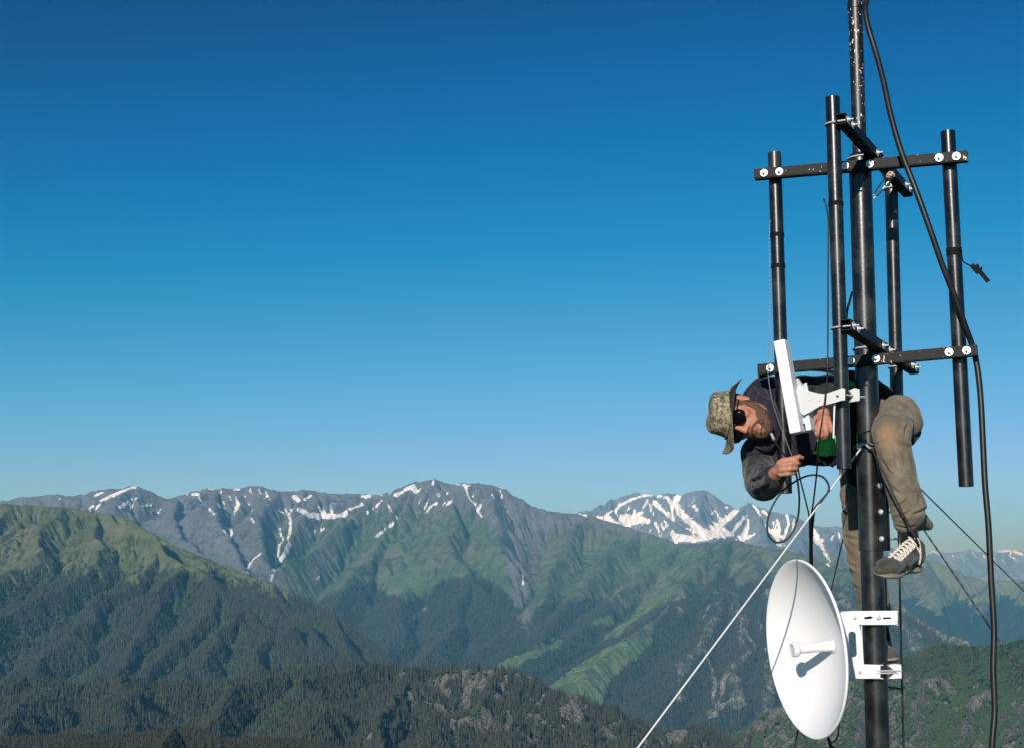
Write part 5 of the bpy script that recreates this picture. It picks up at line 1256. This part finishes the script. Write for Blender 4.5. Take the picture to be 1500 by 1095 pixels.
kp = Blob(); kp.chain([P(1334, 612, 5.60), P(1337, 632, 5.58), P(1333, 645, 5.56)], [0.030, 0.034, 0.022]); kp.done('seat_pad', M_knee, man, 0.005, 2)
# seams and pocket flap edges
def seam(pts, nm='seam', r=0.0016, mat=None):
    mb = MB(); mb.tube(smooth_path([P(*p) for p in pts], 5), r, 6); return mb.build(nm, mat or M_trous, man)
# socks
sk = Blob(); sk.chain([P(1330, 772, 5.29), P(1334, 812, 5.31)], [0.036, 0.034]); sk.done('sock', M_sock, man, 0.004, 2, folds(0.002, Z1, 71, 60, 10, 0.2))
sk = Blob(); sk.chain([P(1284, 905, 5.70), P(1293, 945, 5.70)], [0.040, 0.036]); sk.done('sock', M_sock, man, 0.004, 2)

# ---- shoes, in their own frame: x towards the toe, z up from the sole
def shoe(heel, toe, up, side=1, laces=True):
    f = (toe - heel).normalized(); u = (up - f*up.dot(f)).normalized(); l = u.cross(f); M_ = Matrix((f, l, u)).transposed()
    sc = (toe - heel).length/0.285; W = lambda x, y, z: heel + M_ @ Vector((x*sc, y*sc, z*sc))
    q = Blob()
    q.ell(W(0.052, 0, 0.052), M_, (0.050, 0.036, 0.050)); q.cone(W(0.050, 0, 0.050), 0.035, W(0.060, 0, 0.082), 0.036); q.cone(W(0.055, 0, 0.05), 0.036, W(0.135, 0, 0.050), 0.036)
    q.cone(W(0.080, 0, 0.072), 0.027, W(0.165, 0.003, 0.042), 0.028); q.ell(W(0.200, 0.004, 0.033), M_, (0.070, 0.043, 0.029)); q.ell(W(0.245, 0.002, 0.024), M_, (0.044, 0.029, 0.020))
    up_ = q.done('shoe', M_shoe, man, 0.0035, 3, lambda co: 0.0012*vn3(co*60, 4))
    q = Blob(); q.ell(W(0.055, 0, 0.012), M_, (0.058, 0.038, 0.017)); q.cone(W(0.05, 0, 0.012), 0.015, W(0.20, 0, 0.012), 0.015); q.ell(W(0.205, 0.004, 0.012), M_, (0.082, 0.049, 0.016)); q.ell(W(0.13, 0, 0.012), M_, (0.09, 0.036, 0.015))
    q.done('sole', M_sole, up_, 0.0035, 2)
    # teal panels, tongue
    q = Blob(); q.cone(W(0.088, 0, 0.104), 0.017, W(0.114, 0, 0.082), 0.015); q.cone(W(0.114, 0, 0.082), 0.015, W(0.180, 0.002, 0.054), 0.014); q.done('tongue', M_teal, up_, 0.003, 2)
    for s_ in (-1, 1):
        q = Blob(); q.cone(W(0.180, s_*0.0265, 0.044), 0.012, W(0.212, s_*0.0345, 0.029), 0.0115); q.done('side_panel', M_teal, up_, 0.003, 2)
        q = Blob(); q.cone(W(0.098, s_*0.0255, 0.056), 0.0115, W(0.13, s_*0.0275, 0.043), 0.0115)
        q.done('heel_panel', M_teal, up_, 0.003, 2)
        q = Blob(); q.cone(W(0.135, s_*0.0385, 0.036), 0.0045, W(0.165, s_*0.043, 0.030), 0.0045); q.cone(W(0.150, s_*0.041, 0.038), 0.004, W(0.172, s_*0.045, 0.034), 0.004); q.done('side_stripe', M_strap, up_, 0.002, 1)
    if laces:
        lc = MB()
        for i in range(7):
            x = 0.097 + i*0.0145; z = 0.104 - i*0.0080
            lc.tube(smooth_path([W(x, -0.021, z - 0.008), W(x + 0.004, -0.008, z + 0.006), W(x + 0.008, 0.006, z + 0.005), W(x + 0.012, 0.022, z - 0.012)], 4), 0.0030*sc, 8)
            lc.tube(smooth_path([W(x, 0.021, z - 0.008), W(x + 0.004, 0.008, z + 0.007), W(x + 0.008, -0.006, z + 0.006), W(x + 0.012, -0.022, z - 0.012)], 4), 0.0030*sc, 8)
        for s_, k in ((-1, 1.0), (-0.6, 0.75), (0.8, 0.6)):
            lc.tube(smooth_path([W(0.100, 0, 0.113), W(0.088, s_*0.020, 0.118), W(0.078, s_*0.038, 0.110*k + 0.012), W(0.078, s_*0.044, 0.062*k), W(0.086, s_*0.042, 0.110*k + 0.01), W(0.100, 0, 0.113)], 5), 0.0030*sc, 8)
        lc.tube(smooth_path([W(0.100, 0, 0.113), W(0.085, -0.030, 0.120), W(0.072, -0.046, 0.075), W(0.070, -0.048, 0.030), W(0.073, -0.049, 0.012)], 5), 0.0030*sc, 8)
        lc.build('laces', M_lace, up_)
    return up_
shoe(P(1346, 834, 5.37), P(1281, 846, 5.14), Vector((0.12, -0.38, 1.0)))
shoe(P(1290, 968, 5.80), P(1301, 970, 5.53), Vector((0, 0.05, 1.0)), laces=True)
